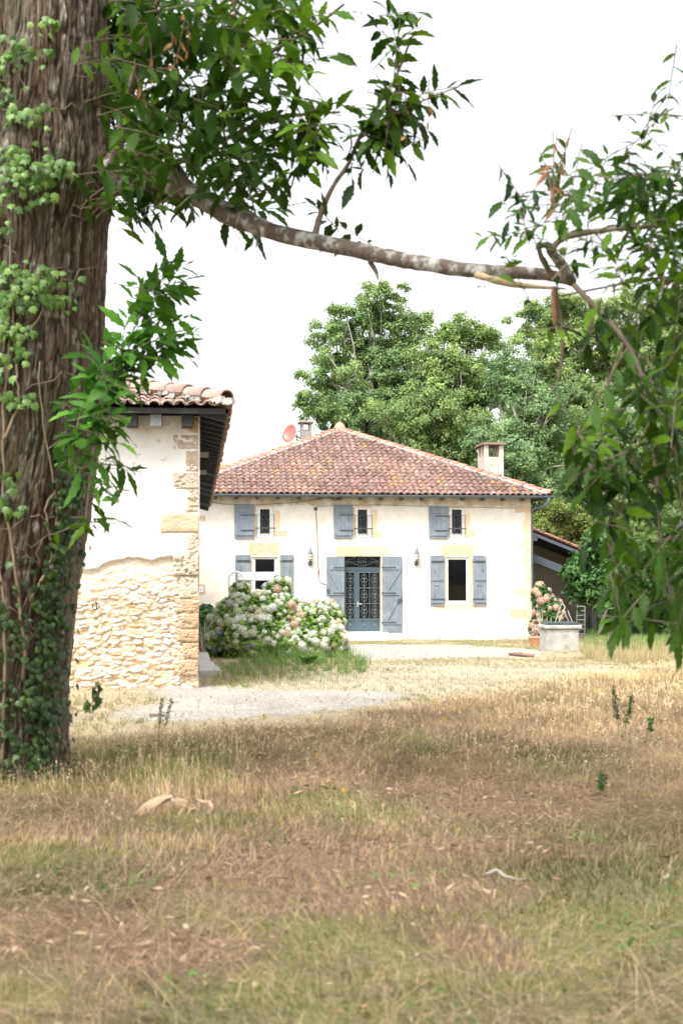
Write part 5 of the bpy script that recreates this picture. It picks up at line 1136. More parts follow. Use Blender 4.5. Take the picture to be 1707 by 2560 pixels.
def hydrangea(name, label, base, ell, n_heads, cols, probs, leaf_n, leaf_s, leafpal, seed, hr=.078, only=True, cap=95, dens_top=True):
    r = np.random.default_rng(seed); t = thing(name, base, label, 'bush')
    P, Nn = [], []; tot = sum(e[1][0] * e[1][2] for e in ell)
    for c, rad in ell:
        n = int(leaf_n * rad[0] * rad[2] / tot); d = unit(r.normal(0, 1, (n, 3))); s = r.uniform(.45, 1, n) ** .5
        P.append(np.array(c) + d * np.array(rad) * s[:, None] * 1.07); Nn.append(d + np.array([0, 0, .6]))
    P = np.concatenate(P); Nn = np.concatenate(Nn); k = P[:, 2] > base[2] + .03; P, Nn = P[k], Nn[k]
    V, Ft = leaf_cloud(P, leaf_s, Nn, r, ratio=.62, fold=.15); C = np.repeat(leafpal[r.integers(0, len(leafpal), len(P))] * r.uniform(.7, 1.3, (len(P), 1)), 4, 0)
    np_obj('foliage', V, Ft, leafm, t, col=C)
    st = MB()
    for k in range(26):
        e = ell[r.integers(0, len(ell))]; q = np.array(e[0]) + unit(r.normal(0, 1, 3)) * np.array(e[1]) * .7; b_ = np.array(base) + np.array([(q[0] - base[0]) * .4, (q[1] - base[1]) * .4, 0]); st.tube([b_, b_ * .4 + q * .6, q], [.012, .009, .006], 5)
    st.build('stems', barkm, t)
    # flower heads, spread by rejection over the visible shell
    H_, HC = [], []; tries = 0
    while len(H_) < n_heads and tries < 60000:
        tries += 1; e = ell[r.choice(len(ell), p=np.array([x[1][0] * x[1][2] for x in ell]) / tot)]; d = unit(r.normal(0, 1, 3))
        if d[1] > .45 or d[2] < -.55: continue
        if r.random() > .25 + 1.5 * float(vnoise(np.array(e[0])[0] * 5 + d[0] * 2.5, e[0][2] * 5 + d[2] * 2.5, seed)): continue
        p = np.array(e[0]) + d * np.array(e[1]) * r.uniform(.93, 1.06)
        if p[2] < base[2] + .18: continue
        if any(np.sum(((p - np.array(c)) / np.array(rd)) ** 2) < .72 for c, rd in ell): continue
        if any(np.linalg.norm(p - q[0]) < hr * 1.12 for q in H_): continue
        H_.append((p, d))
    protos = {}; H_.sort(key=lambda q: q[0][1]); bV, bQ, bT, bC, bb = [], [], [], [], 0
    for i, (p, d) in enumerate(H_):
        ci = cols(p, r); s = r.uniform(.5, 1.35); seed_ = r.integers(0, 3); key = (ci, int(seed_))
        if key not in protos: protos[key] = head_mesh(int(seed_) + 5, hr)
        V, Q, T, C = protos[key]; base_c = PETAL[ci]
        if i < cap:
            if isinstance(protos.get(('m',) + key), type(None)):
                o = np_obj('flower_head', V, [Q, T], petm, None, col=C * base_c); o.parent = t; protos[('m',) + key] = o
            else:
                o = protos[('m',) + key].copy(); sc.collection.objects.link(o)
            o.location = Vector(p - np.array(base)); o.scale = (s, s, s * .85)
            o.rotation_mode = 'QUATERNION'; o.rotation_quaternion = Vector(unit(d + np.array([0, 0, .5]))).to_track_quat('Z', 'Y')
        else:
            q = Vector(unit(d + np.array([0, 0, .5]))).to_track_quat('Z', 'Y').to_matrix(); Vr_ = V * s @ np.array(q).T + p
            bV.append(Vr_); bQ.append(Q + bb); bT.append(T + bb); bC.append(C * base_c); bb += len(V)
    if bV:
        o = np_obj('flower_heads', np.concatenate(bV), [np.concatenate(bQ), np.concatenate(bT)], petm, t, col=np.concatenate(bC)); o['kind'] = 'stuff'
    return t
PETAL = {'white': np.array([.86, .86, .80]), 'cream': np.array([.82, .82, .64]), 'green': np.array([.66, .72, .46]), 'mauve': np.array([.62, .50, .48]), 'blue': np.array([.30, .38, .70]), 'paleblue': np.array([.66, .74, .90]), 'dust': np.array([.50, .46, .52]), 'pink': np.array([.66, .42, .36]), 'tan': np.array([.68, .50, .34])}
HYG = np.array([[.13, .24, .05], [.19, .31, .06], [.10, .19, .05], [.26, .36, .08]])
def ell(px, py, d, rx, rz, ry=None):
    s = d / F_PX; c = at_d(px, py, d); return (tuple(c), (rx * s, (ry or rx) * s, rz * s))
dh = 30.0; bh = at_ground(700, 1640)
def col_main(p, r):
    px, py, _ = project(p); x = r.random()
    if py > 1570 and px < 640: return ['blue', 'dust', 'green', 'cream', 'cream', 'green', 'green'][int(x * 7)]
    if 720 < px < 800 and 1500 < py < 1580: return ['mauve', 'cream', 'tan', 'cream', 'tan', 'white'][int(x * 6)]
    if px < 640 and py < 1560: return ['cream', 'green', 'green', 'cream', 'cream', 'dust', 'white', 'green'][int(x * 8)]
    return ['white', 'white', 'cream', 'cream', 'white', 'cream', 'cream', 'tan', 'white', 'green', 'white' if r.random() < .6 else 'paleblue', 'white'][int(x * 12)]
hydrangea('hydrangea', 'huge hydrangea bush covered in white, cream and blue flower heads before the facade', bh,
          [ell(700, 1530, dh, 62, 42), ell(695, 1470, dh + .3, 30, 30), ell(600, 1545, dh, 60, 55), ell(640, 1590, dh - .3, 95, 55), ell(760, 1560, dh, 75, 50), ell(800, 1600, dh - .2, 62, 50), ell(720, 1610, dh - .5, 110, 42, 60), ell(560, 1600, dh - .1, 45, 48), ell(655, 1520, dh, 60, 38), ell(840, 1620, dh - .2, 28, 34), ell(812, 1552, dh + .2, 48, 46), ell(555, 1555, dh + .2, 34, 30), ell(600, 1480, dh + .4, 22, 26), ell(700, 1635, dh - .6, 130, 22, 50)],
          310, col_main, None, 24000, .13, HYG * 1.2, 201)
hydrangea('hydrangea', 'small leafy hydrangea with a few blue heads against the barn corner', at_ground(515, 1640),
          [ell(515, 1555, 33, 32, 42), ell(505, 1600, 33, 35, 35)], 5, lambda p, r: 'blue' if r.random() < .8 else 'paleblue', None, 3200, .15, np.array([[.07, .16, .045], [.10, .21, .055], [.15, .27, .07]]), 202, hr=.08)
hydrangea('hydrangea', 'dried pink and tan hydrangea beside the grey downpipe', at_ground(1362, 1606),
          [ell(1352, 1490, 43.5, 24, 28), ell(1370, 1530, 43.5, 36, 40), ell(1350, 1570, 43.5, 28, 36), ell(1375, 1585, 43.6, 30, 28)], 42,
          lambda p, r: ['tan', 'pink', 'tan', 'pink', 'mauve'][int(r.random() * 5)] if r.random() < .86 else 'paleblue', None, 5200, .13, np.array([[.06, .15, .045], [.08, .19, .055], [.12, .24, .06]]), 203, hr=.12)
# fern in front of the hydrangea
def fern(px, py, d, n, L, seed, label):
    r = np.random.default_rng(seed); base = at_ground(px, py); V, Ft, C, b = [], [], [], 0
    for k in range(n):
        a = r.uniform(-2.6, -.5) if k % 3 else r.uniform(0, 6.28); out_ = np.array([math.cos(a), math.sin(a) * .5, 0]); l = L * r.uniform(.7, 1.1); prev = None
        for i in range(26):
            q = i / 25; p = base + out_ * l * .75 * q + np.array([0, 0, l * (1.0 * q - .55 * q * q)]); wl = .16 * L * math.sin(math.pi * min(1, q * .9 + .12)) * (1 - q * .5)
            s = np.cross(out_, (0, 0, 1.0)); s /= np.linalg.norm(s)
            for sg in (-1, 1):
                V += [p, p + s * sg * wl * .5 + out_ * .02 + np.array([0, 0, .012]), p + s * sg * wl + out_ * .035 - np.array([0, 0, .02]), p + s * sg * wl * .5 - out_ * .015]; Ft.append([b, b + 1, b + 2, b + 3]); b += 4; C += [np.array([.20, .36, .06]) * r.uniform(.8, 1.25)] * 4
    o = np_obj('fern', V, np.array(Ft), leafm, None, col=np.array(C), loc=base); tag(o, label, 'fern')
fern(690, 1650, 29, 22, .8, 301, 'bright green fern fronds growing out of the front of the large hydrangea')
fern(768, 1664, 28, 18, .40, 302, 'low bright fern at the foot of the large hydrangea, nearer the door')
# small weeds standing in the grass
def weed(px0, py0, px1, py1, n, label, col, seed, name='tall_weed', leafsz=.05, cat='weed'):
    r = np.random.default_rng(seed); b0 = at_ground(px0, py0); d = (b0 - EYE) @ FW; V, Fq, C = [], [], []; t = thing(name, b0, label, cat); mb = MB(); P, Nn = [], []
    for k in range(n):
        top = at_d(px1 + (k - (n - 1) / 2) * 22 * (1 if n > 1 else 0), py1 + r.uniform(-4, 14) * (k > 0), d); st_ = b0 + np.array([r.uniform(-.02, .02), r.uniform(-.03, .03), 0]); m = (st_ + top) / 2 + np.array([r.uniform(-.02, .02), 0, 0]); mb.tube([st_, m, top], [.006, .004, .002], 5)
        for q in np.linspace(.35, 1, 26):
            for _ in range(3): P.append(st_ * (1 - q) + top * q + r.normal(0, .012, 3)); Nn.append(r.normal(0, 1, 3))
    mb.build('stem', mat('weed_stem', (.22, .17, .10), (.16, .2, .08), rough=.9), t); V, Ft = leaf_cloud(np.array(P), leafsz, np.array(Nn), r, ratio=.3)
    np_obj('foliage', V, Ft, leafm, t, col=np.repeat(np.tile(col, (len(P), 1)) * r.uniform(.7, 1.3, (len(P), 1)), 4, 0))
weed(1545, 1835, 1532, 1718, 1, 'tallest dark green weed spike standing in the dry grass at the right', (.07, .13, .05), 401)
weed(1555, 1838, 1578, 1742, 1, 'leaning dark weed spike just right of the tallest one', (.08, .14, .05), 402)
weed(1620, 1850, 1624, 1795, 1, 'short bright green weed right of the two dark spikes', (.14, .24, .07), 403)
weed(395, 1845, 418, 1745, 2, 'thin two stemmed weed growing at the edge of the lane near the trunk', (.12, .17, .08), 404, leafsz=.035)
weed(1505, 1990, 1507, 1938, 1, 'small green broad leaved sapling by the flattened pale grass', (.11, .19, .07), 405, leafsz=.05)
def low_plants():
    """low broad-leaved weeds: dock, clover and hawkbit rosettes through the meadow"""
    r = np.random.default_rng(44); spots = [(475, 1880), (585, 1960), (320, 1900), (1590, 1880), (780, 2010), (1620, 2390), (300, 2250), (1180, 1870), (130, 2210), (620, 1860), (860, 2070), (1350, 1770), (1590, 2330), (1640, 2440), (490, 2530), (1540, 1860), (560, 1965), (1010, 2240), (1230, 1800), (350, 2240), (1660, 2250), (1080, 2590), (1500, 2140), (560, 1905), (700, 2130)]
    P, Nn, C = [], [], []
    for px, py in spots:
        c = at_ground(px, py)
        n = r.integers(8, 22); q = r.normal(0, .10, (n, 3)); q[:, 2] = np.abs(q[:, 2]) * .4 + .05; P.append(c + q); Nn.append(np.tile([0, 0, 1.2], (n, 1))); C.append(np.tile(np.array([.15, .24, .07]) * r.uniform(.7, 1.3), (n, 1)))
    P = np.concatenate(P); V, Ft = leaf_cloud(P, .045, np.concatenate(Nn), r, ratio=.45); C = np.repeat(np.concatenate(C), 4, 0)
    tag(np_obj('low_weeds', V, Ft, leafm, col=C), 'low green broad leaved weeds dotted through the meadow', 'weeds', kind='stuff')
    P = []; 
    for px, py in [(792, 1944), (858, 2044), (1108, 1848), (1492, 1768), (660, 1835), (1085, 1800), (1175, 1805)]:
        c = at_ground(px, py) + np.array([0, 0, .17]); n = 10; P.append(c + r.normal(0, .009, (n, 3)))
    P = np.concatenate(P); V, Ft = leaf_cloud(P, .022, np.tile([0, 0, 1.], (len(P), 1)), r, ratio=.7); tag(np_obj('yellow_flowers', V, Ft, leafm, col=np.tile([.72, .50, .03], (len(V), 1))), 'tiny yellow wildflowers in the meadow', 'wildflowers', kind='stuff')
low_plants()
# ------------------------------------------------------------------ the foreground chestnut: trunk, limb, sprays of toothed leaves
TD = 10.9
cb_ = at_d(-25, 1920, TD); chest = thing('chestnut_tree', (cb_[0], cb_[1], float(ground_z(cb_[0], cb_[1]))), 'thick ridged trunk with a long lichened limb and toothed leaves framing the view', 'tree')
# axis: pixel centre / half width up the trunk
prof = [(2100, -90, 270), (2000, -78, 250), (1930, -62, 232), (1850, -54, 220), (1700, -42, 208), (1500, -18, 204), (1300, 15, 208), (1100, 44, 206), (900, 62, 202), (700, 72, 196), (560, 80, 195), (480, 88, 205), (420, 92, 205), (330, 92, 188), (200, 94, 184), (0, 96, 182), (-200, 100, 180), (-600, 110, 175), (-1200, 120, 165), (-2000, 130, 150)]
py_ = np.array([p[0] for p in prof])[::-1]; cx_ = np.array([p[1] for p in prof])[::-1]; hw_ = np.array([p[2] for p in prof])[::-1]
zs = []; P_ax, R_ax = [], []
for y in np.arange(2100, -2000, -4.0):
    c = at_d(np.interp(y, py_, cx_), y, TD); P_ax.append([c[0], c[1], c[2]]); R_ax.append(np.interp(y, py_, hw_) * TD / F_PX)
P_ax = np.array(P_ax); R_ax = np.array(R_ax); na = 520; A = np.linspace(0, 2 * math.pi, na, endpoint=False); k = len(P_ax)
AA, SS = np.meshgrid(A, P_ax[:, 2])
# bark: long vertical plates split by furrows that wander
def seam(xx, yy, s): return np.abs(fbm(xx, yy, s, 3) - .5) * 2
u1 = AA * 9 + (fbm(AA * 4, SS * 3.2, 200, 4) - .5) * 1.2
f = 1 - np.clip(seam(u1 * 1.0, SS * 2.3, 201) * 5.0, 0, 1); f2_ = 1 - np.clip(seam(u1 * 2.6, SS * 6.0 + 9, 207) * 4.2, 0, 1)
wrapd = np.clip(np.minimum(AA, 2 * math.pi - AA) * 3, 0, 1)
dr = -.030 * f - .013 * f2_ + (fbm(u1 * 3, SS * 7, 203, 4) - .5) * .022
flute = .035 * np.sin(AA * 5 + SS * .6) * np.clip(1.4 - SS * .45, .15, 1) + .02 * np.sin(AA * 3 + 1)
Rr = R_ax[:, None] * 1.0 + (dr + flute - .035)
X = P_ax[:, 0:1] + Rr * np.cos(AA); Y = P_ax[:, 1:2] + Rr * np.sin(AA); Z = np.repeat(P_ax[:, 2:3], na, 1)
i = np.arange(k * na).reshape(k, na); Fq = np.stack([i[:-1], np.roll(i[:-1], -1, 1), np.roll(i[1:], -1, 1), i[1:]], -1).reshape(-1, 4)
top_ = np.array([.215, .155, .115]); red = np.array([.19, .12, .088]); gry = np.array([.29, .255, .215]); dk_ = np.array([.075, .05, .036])
n1 = fbm(u1 * 1.2, SS * .8, 210, 3)[..., None]; C = top_ * (1 - n1) + np.where(n1 > .5, gry, red) * n1
dd_ = np.clip(f + f2_ * .5, 0, 1)[..., None]; C = C * (1 - dd_ * .85) + dk_ * dd_ * .85
li = np.clip((fbm(AA * 9, SS * 9, 215, 4) - .66) * 8, 0, 1)[..., None]; C = C * (1 - li) + np.array([.50, .48, .42]) * li
mo = np.clip((fbm(AA * 2, SS * 1.2, 216, 3) - .5) * 3 + np.clip(1.5 - SS, 0, 1) * .7, 0, .8)[..., None]; C = C * (1 - mo * .7) + np.array([.075, .075, .035]) * mo * .7
barkT = mat('chestnut_bark', (.55, .55, .55), (1.25, 1.23, 1.2), scale=46, rough=.95, bump=.02, bscale=70, attr=True, stretch=(1, 1, .10), ramp=(.40, .6))
np_obj('trunk', np.stack([X, Y, Z], -1), Fq, barkT, chest, col=C.reshape(-1, 3), smooth=True)

limbm = mat('lichened_bark', (.46, .46, .43), (.13, .105, .085), scale=10, rough=.95, bump=.02, bscale=40, c3=(.14, .10, .075), s3=7, r3=(.50, .60), ramp=(.42, .54))
twigm = mat('brown_twig', (.17, .12, .09), (.25, .2, .16), scale=10, rough=.9)
def limb(pts, m, name='branch', n=12, knob=.0, seed=0, steps=6, r_scale=1.0):
    """pts: (px, py, distance, half width in photograph pixels)"""
    r = np.random.default_rng(seed); P = [at_d(a, b, d) for a, b, d, w_ in pts]; Rw = [w_ * d / F_PX * r_scale for a, b, d, w_ in pts]
    Q, RR = [], []; kk = len(P)
    for i in range(kk - 1):
        p0 = P[max(0, i - 1)]; p1 = P[i]; p2 = P[i + 1]; p3 = P[min(kk - 1, i + 2)]
        for s in range(steps):
            t = s / steps; Q.append(.5 * ((2 * p1) + (-p0 + p2) * t + (2 * p0 - 5 * p1 + 4 * p2 - p3) * t * t + (-p0 + 3 * p1 - 3 * p2 + p3) * t ** 3)); RR.append((Rw[i] * (1 - t) + Rw[i + 1] * t) * (1 + r.normal(0, knob)))
    Q.append(P[-1]); RR.append(Rw[-1])
    mb = MB().tube(Q, RR, n)
    V = np.array(mb.v); b = len(Q) * n; rad = np.repeat(RR, n)[:, None]
    nz_ = (fbm(V[:, 0] * 14 + V[:, 1] * 9, V[:, 2] * 14, 220 + seed, 3) - .5)[:, None]; cen = np.repeat(np.array(Q), n, 0); V = V + (V - cen) * nz_ * .35
    mb.v = [tuple(v) for v in V]
    return mb.build(name, m, chest, smooth=True), Q
main, MQ = limb([(190, 420, 11.35, 60), (262, 432, 11.0, 66), (320, 438, 10.55, 52), (390, 448, 10.15, 38), (470, 475, 9.9, 30), (560, 530, 9.6, 28), (660, 572, 9.3, 25), (780, 602, 9.0, 24), (900, 628, 8.7, 22), (1010, 650, 8.45, 22), (1110, 668, 8.2, 22), (1200, 678, 8.05, 21), (1300, 682, 7.9, 18), (1380, 690, 7.8, 17), (1432, 706, 7.7, 14)], limbm, 'main_branch', 16, .05, 1, r_scale=.9)
limb([(1190, 688, 7.95, 9), (1260, 706, 7.85, 9), (1330, 716, 7.8, 7), (1415, 722, 7.75, 2)], mat('bare_wood', (.52, .40, .26), (.38, .27, .17), scale=6, rough=.85, stretch=(.6, 1, 3)), 'split_branch', 8, .06, 2)
DB = [[(1430, 705, 7.7, 14), (1405, 665, 7.65, 13), (1378, 630, 7.6, 12), (1370, 612, 7.6, 9), (1340, 618, 7.6, 6)], [(1375, 628, 7.6, 9), (1400, 600, 7.6, 8), (1450, 584, 7.55, 8), (1540, 572, 7.5, 7), (1640, 566, 7.4, 5), (1720, 560, 7.3, 4)],
      [(1345, 618, 7.6, 6), (1360, 660, 7.65, 7), (1395, 700, 7.7, 7)],
      [(1428, 706, 7.7, 8), (1470, 750, 7.6, 7), (1520, 800, 7.5, 6.5), (1560, 850, 7.4, 5.5), (1600, 930, 7.3, 5), (1620, 1060, 7.2, 4.5), (1640, 1200, 7.1, 4), (1650, 1350, 7.05, 3), (1690, 1560, 7.0, 2)],
      [(1388, 718, 7.75, 7), (1392, 750, 7.75, 5), (1402, 800, 7.75, 4), (1405, 880, 7.75, 3.5), (1395, 945, 7.75, 3), (1378, 985, 7.75, 2)],
      [(1560, 850, 7.4, 4), (1520, 960, 7.3, 3.5), (1500, 1060, 7.2, 3), (1420, 1150, 7.1, 2)], [(1600, 930, 7.3, 4), (1660, 1000, 7.1, 3.5), (1690, 1150, 7.0, 3), (1705, 1300, 7, 2)], [(1620, 1060, 7.2, 3.5), (1560, 1200, 7.1, 3), (1530, 1340, 7.0, 2.5), (1545, 1500, 6.9, 2)],
      [(1400, 740, 7.7, 3), (1500, 720, 7.6, 3), (1600, 700, 7.4, 3), (1700, 690, 7.3, 3)], [(1440, 720, 7.7, 3), (1480, 780, 7.8, 3), (1460, 860, 7.8, 2.5), (1430, 900, 7.8, 2)]]
for n_, p in enumerate(DB): limb(p, limbm if n_ == 0 else twigm, 'branch', 8, .06, 10 + n_)
UP_ = [[(785, 600, 9.0, 10), (800, 540, 9.0, 7), (830, 470, 9.0, 6), (870, 410, 9.0, 5), (900, 340, 8.9, 5), (935, 280, 8.9, 4), (990, 190, 8.9, 3), (1030, 90, 8.9, 2)], [(900, 345, 8.9, 4), (980, 290, 8.8, 3), (1060, 250, 8.7, 2.5), (1150, 215, 8.6, 2)],
       [(300, 440, 10.4, 14), (400, 330, 10.0, 10), (520, 220, 9.7, 8), (640, 150, 9.5, 6), (780, 70, 9.3, 4), (860, 10, 9.2, 3)], [(330, 430, 10.4, 12), (460, 400, 10, 8), (600, 330, 9.7, 6), (720, 290, 9.5, 4), (850, 280, 9.3, 3)],
       [(280, 420, 10.5, 14), (320, 250, 10.2, 10), (360, 100, 10, 8), (420, -60, 9.8, 5)], [(520, 220, 9.7, 5), (560, 100, 9.6, 4), (620, -30, 9.5, 3)], [(925, 655, 8.7, 7), (940, 680, 8.65, 5), (945, 700, 8.6, 2)],
       [(585, 335, 9.4, 3), (615, 400, 9.4, 3), (625, 480, 9.35, 2.5), (645, 560, 9.3, 2), (640, 620, 9.3, 1.5)]]
for n_, p in enumerate(UP_): limb(p, twigm, 'branch', 8, .05, 30 + n_)
limb([(1382, 716, 7.74, 6), (1384, 760, 7.73, 7), (1386, 815, 7.72, 3)], mat('peeling_bark', (.30, .15, .08), (.42, .26, .16), scale=8, rough=.9), 'hanging_bark', 6, .15, 55)

# toothed lance-shaped leaves
def leaf_template(ns=11):
    u = np.linspace(0, 1, ns); wv = np.sin(np.pi * u ** .9) ** 1.05 * (1 - .25 * u); wv[0] = .02; wv[-1] = 0
    t = np.where(np.arange(ns) % 2 == 0, 1.0, .74); return u, wv * t
U_, W_ = leaf_template()
def leaf_batch(B, D, N, L, W, droop, fold, r):
    n = len(B); ns = len(U_); D = unit(D); S = unit(np.cross(D, N)); N2 = np.cross(S, D); L = L[:, None, None]; W = W[:, None, None]
    tw = r.normal(0, .22, n)
    rows = []
    for v in (-1, 0, 1):
        q = U_[None, :, None]
        p = B[:, None] + D[:, None] * L * q * (1 - .12 * droop[:, None, None] * q) - N2[:, None] * L * droop[:, None, None] * q ** 2 + (S[:, None] * np.cos(tw[:, None, None] * q) + N2[:, None] * np.sin(tw[:, None, None] * q)) * W * (v * W_)[None, :, None] * .5 + N2[:, None] * W * (abs(v) * W_)[None, :, None] * fold[:, None, None] * .5
        p = p + N2[:, None] * (np.sin(q * 14 + v) * W * .03 * abs(v)); rows.append(p)
    V = np.stack(rows, 2)                                  # n, ns, 3, 3
    b = np.arange(n)[:, None, None] * ns * 3; q = []
    for i in range(ns - 1): q += [[i * 3, i * 3 + 1, (i + 1) * 3 + 1, (i + 1) * 3], [i * 3 + 1, i * 3 + 2, (i + 1) * 3 + 2, (i + 1) * 3 + 1]]
    return V.reshape(-1, 3), (b + np.array(q)).reshape(-1, 4)
clm = mat('chestnut_leaf', (.9, .9, .9), (1.1, 1.1, 1.08), scale=12, rough=.5, attr=True, trans=.42, spec=.28)
CP = np.array([[.036, .092, .007], [.058, .135, .008], [.022, .060, .008], [.10, .20, .010], [.040, .098, .011]])
def sprays(tips, name, seed, L0=.17, hang=.5, nl=(6, 9), pal=CP, size_by_d=True, m=None):
    """tips: (position, direction); every spray is a twig with alternate leaves and a fan at its end"""
    r = np.random.default_rng(seed); B, D, N, L, C = [], [], [], [], []; tw = MB()
    for p, dr_ in tips:
        dr_ = unit(np.array(dr_, float)); ln = r.uniform(.26, .46); st_ = p - dr_ * ln; sd = unit(np.cross(dr_, (0, 0, 1.0)) + 1e-3); upn = np.cross(sd, dr_)
        tw.tube([st_, (st_ + p) / 2 + np.array([0, 0, .012]), p], [.0035, .0028, .0018], 4, cap=False)
        k = r.integers(nl[0], nl[1] + 1); base_c = pal[r.integers(0, len(pal))] * r.uniform(.6, 1.5)
        roll = r.normal(0, .5)
        for j in range(k):
            q = (j + .6) / k; s = 1 if j % 2 else -1; e = sd * math.cos(roll) + upn * math.sin(roll)
            d = dr_ * (.3 + .7 * q ** 2) + e * s * (1.1 - .45 * q ** 2) + np.array([0, 0, -hang * r.uniform(-.1, 1.0)]) + r.normal(0, .2, 3)
            B.append(st_ + (p - st_) * q); D.append(d); N.append(upn * math.cos(roll) - sd * math.sin(roll) + np.array([0, -.55, .75]) + r.normal(0, .3, 3)); L.append(L0 * r.uniform(.5, 1.22) * (.75 + .3 * math.sin(q * 3))); C.append(base_c * r.uniform(.85, 1.15))
    B, D, N, L = np.array(B), np.array(D), np.array(N), np.array(L); n = len(B)
    V, Fq = leaf_batch(B, D, N, L, L * r.uniform(.33, .45, n), r.uniform(.05, .38, n), r.uniform(.05, .4, n), r)
    o = np_obj(name, V, Fq, m or clm, chest, col=np.repeat(np.array(C), len(U_) * 3, 0), smooth=True); o2 = tw.build('twigs', twigm, chest); o2['kind'] = 'stuff'; return o
def fill(poly, n, dr, seed, dirf, dens=None, mind=0):
    r = np.random.default_rng(seed); xs_ = [p[0] for p in poly]; ys_ = [p[1] for p in poly]; T = []; tr_ = 0
    while len(T) < n and tr_ < 100000:
        tr_ += 1; x, y = r.uniform(min(xs_), max(xs_)), r.uniform(min(ys_), max(ys_))
        if not inpoly(np.array([x]), np.array([y]), poly)[0]: continue
        if dens is not None and r.random() > dens(x, y): continue
        if mind and any((x - a) ** 2 + (y - b) ** 2 < mind ** 2 for a, b, *_ in T): continue
        T.append((x, y, dr(x, y, r)))
    return [(at_d(x, y, d), dirf(x, y, r)) for x, y, d in T]
limb_d = lambda x: float(np.interp(x, [250, 470, 780, 1010, 1430], [10.5, 9.9, 9.0, 8.45, 7.7]))
UL = [(330, -20), (780, -20), (800, 60), (760, 150), (800, 250), (850, 330), (780, 400), (720, 470), (640, 500), (560, 470), (500, 500), (400, 500), (350, 520), (330, 480)]
sprays(fill(UL, 205, lambda x, y, r: limb_d(x) + r.uniform(-.9, .8), 1, lambda x, y, r: (r.uniform(-.1 if x > 420 else .4, 1), r.normal(0, .5), r.uniform(-.6, .5)), dens=lambda x, y: 1 if x < 500 else .55 + .3 * (y < 60) , mind=13), 'foliage', 501, L0=.235, nl=(5, 8))
# dense shaded crown interior hugging the trunk
sprays(fill([(300, -60), (420, -60), (380, 160), (360, 330), (330, 420), (300, 400)], 110, lambda x, y, r: 10.9 + r.uniform(0, 1.2), 2, lambda x, y, r: (r.uniform(.3, 1), r.normal(0, .6), r.uniform(-.5, .5)), mind=7), 'foliage', 502, L0=.2)
def explicit(lst, d, seed, name='foliage', **k): 
    r = np.random.default_rng(seed); return sprays([(at_d(x, y, d + r.uniform(-.15, .15)), (dx * RT[0], dx * RT[1] + r.normal(0, .15), dy)) for x, y, dx, dy in lst], name, seed, **k)
# the outer sprays, one by one, where the photograph shows them against the sky
explicit([(1025, 95, .35, 1), (1000, 40, .1, 1), (1045, 60, .6, .6), (985, 110, -.1, .9), (960, 15, -.3, .8), (930, 60, -.5, .6), (1005, 150, .3, .9), (1060, 30, .9, .1), (940, 190, -.5, .5), (965, 230, -.3, .6)], 8.9, 511, L0=.19, hang=.35)
explicit([(1150, 215, 1, .2), (1110, 235, .9, .1), (1080, 270, .8, -.2), (1050, 240, .6, .3), (1030, 290, .5, -.1), (1075, 330, .7, -.6), (1000, 250, .2, .5), (960, 300, -.4, .2), (930, 270, -.6, .5), (1010, 340, .3, -.5), (985, 370, .1, -.8), (960, 400, -.1, -1), (1020, 410, .5, -.7),
          (900, 380, -.5, -.5), (935, 350, -.3, -.4), (885, 330, -.6, .2), (905, 430, -.2, -.9), (975, 440, .3, -.9), (880, 470, 0, -1), (950, 300, .2, .3), (990, 310, .5, 0), (1040, 370, .7, -.5)], 8.8, 512, L0=.195, hang=.5)
explicit([(850, 130, .5, .2), (820, 40, .6, .3), (870, 30, .8, .2), (790, 100, .5, -.2), (840, 310, .5, .1), (860, 260, .7, .5), (820, 370, .4, -.4), (800, 540, -.6, .3), (770, 500, -.5, .5), (780, 420, -.1, -.8), (740, 430, -.3, -.6), (820, 430, .3, -.9), (700, 480, .1, -.9), (690, 420, .2, -.5), (860, 350, .5, -.2)], 9.1, 513, L0=.195)
explicit([(560, 560, -.3, -.8), (600, 600, 0, -1), (640, 610, .3, -1), (580, 520, -.2, -.7), (640, 560, .4, -.8), (660, 520, .6, -.3), (620, 560, 0, -1), (480, 530, .2, -.7), (440, 540, 0, -.8), (400, 535, -.1, -.8), (345, 540, -.1, -1), (370, 520, .1, -.7), (500, 500, .4, -.6), (540, 480, .4, -.5), (700, 520, .6, .1)], 10.15, 514, L0=.205, hang=.7)
# fresh shoots growing from the side of the trunk
FRESH = np.array([[.085, .22, .018], [.095, .24, .028], [.06, .165, .03], [.11, .27, .04]])
explicit([(470, 660, .8, .6), (440, 690, .5, .6), (455, 730, .9, .1), (400, 700, .2, .9), (400, 760, .4, .5), (440, 790, .8, -.1), (355, 740, .1, .9), (380, 810, .3, .4), (320, 780, .1, .8), (330, 850, .2, .5), (490, 830, .9, .4), (455, 860, .8, .2), (430, 880, .8, -.2), (470, 890, .9, -.3), (395, 880, .6, .2), (350, 900, .5, .1),
          (300, 850, .3, .6), (290, 920, .4, .3), (330, 950, .7, 0), (310, 980, .7, -.2), (385, 930, .8, 0), (270, 970, .2, .4)], 10.1, 521, L0=.24, hang=.2, nl=(7, 10), pal=FRESH * 1.0)
explicit([(420, 640, .3, .7), (465, 700, .9, .3), (430, 745, .8, -.2), (345, 690, -.2, .9), (480, 790, .8, .3), (415, 840, .6, .3), (440, 905, .9, -.1), (360, 870, .4, .5), (310, 820, .1, .8), (400, 910, .8, -.3), (295, 880, .1, .5), (340, 920, .8, .1), (300, 1000, .8, -.4)], 10.0, 524, L0=.24, hang=.2, nl=(6, 9), pal=FRESH)
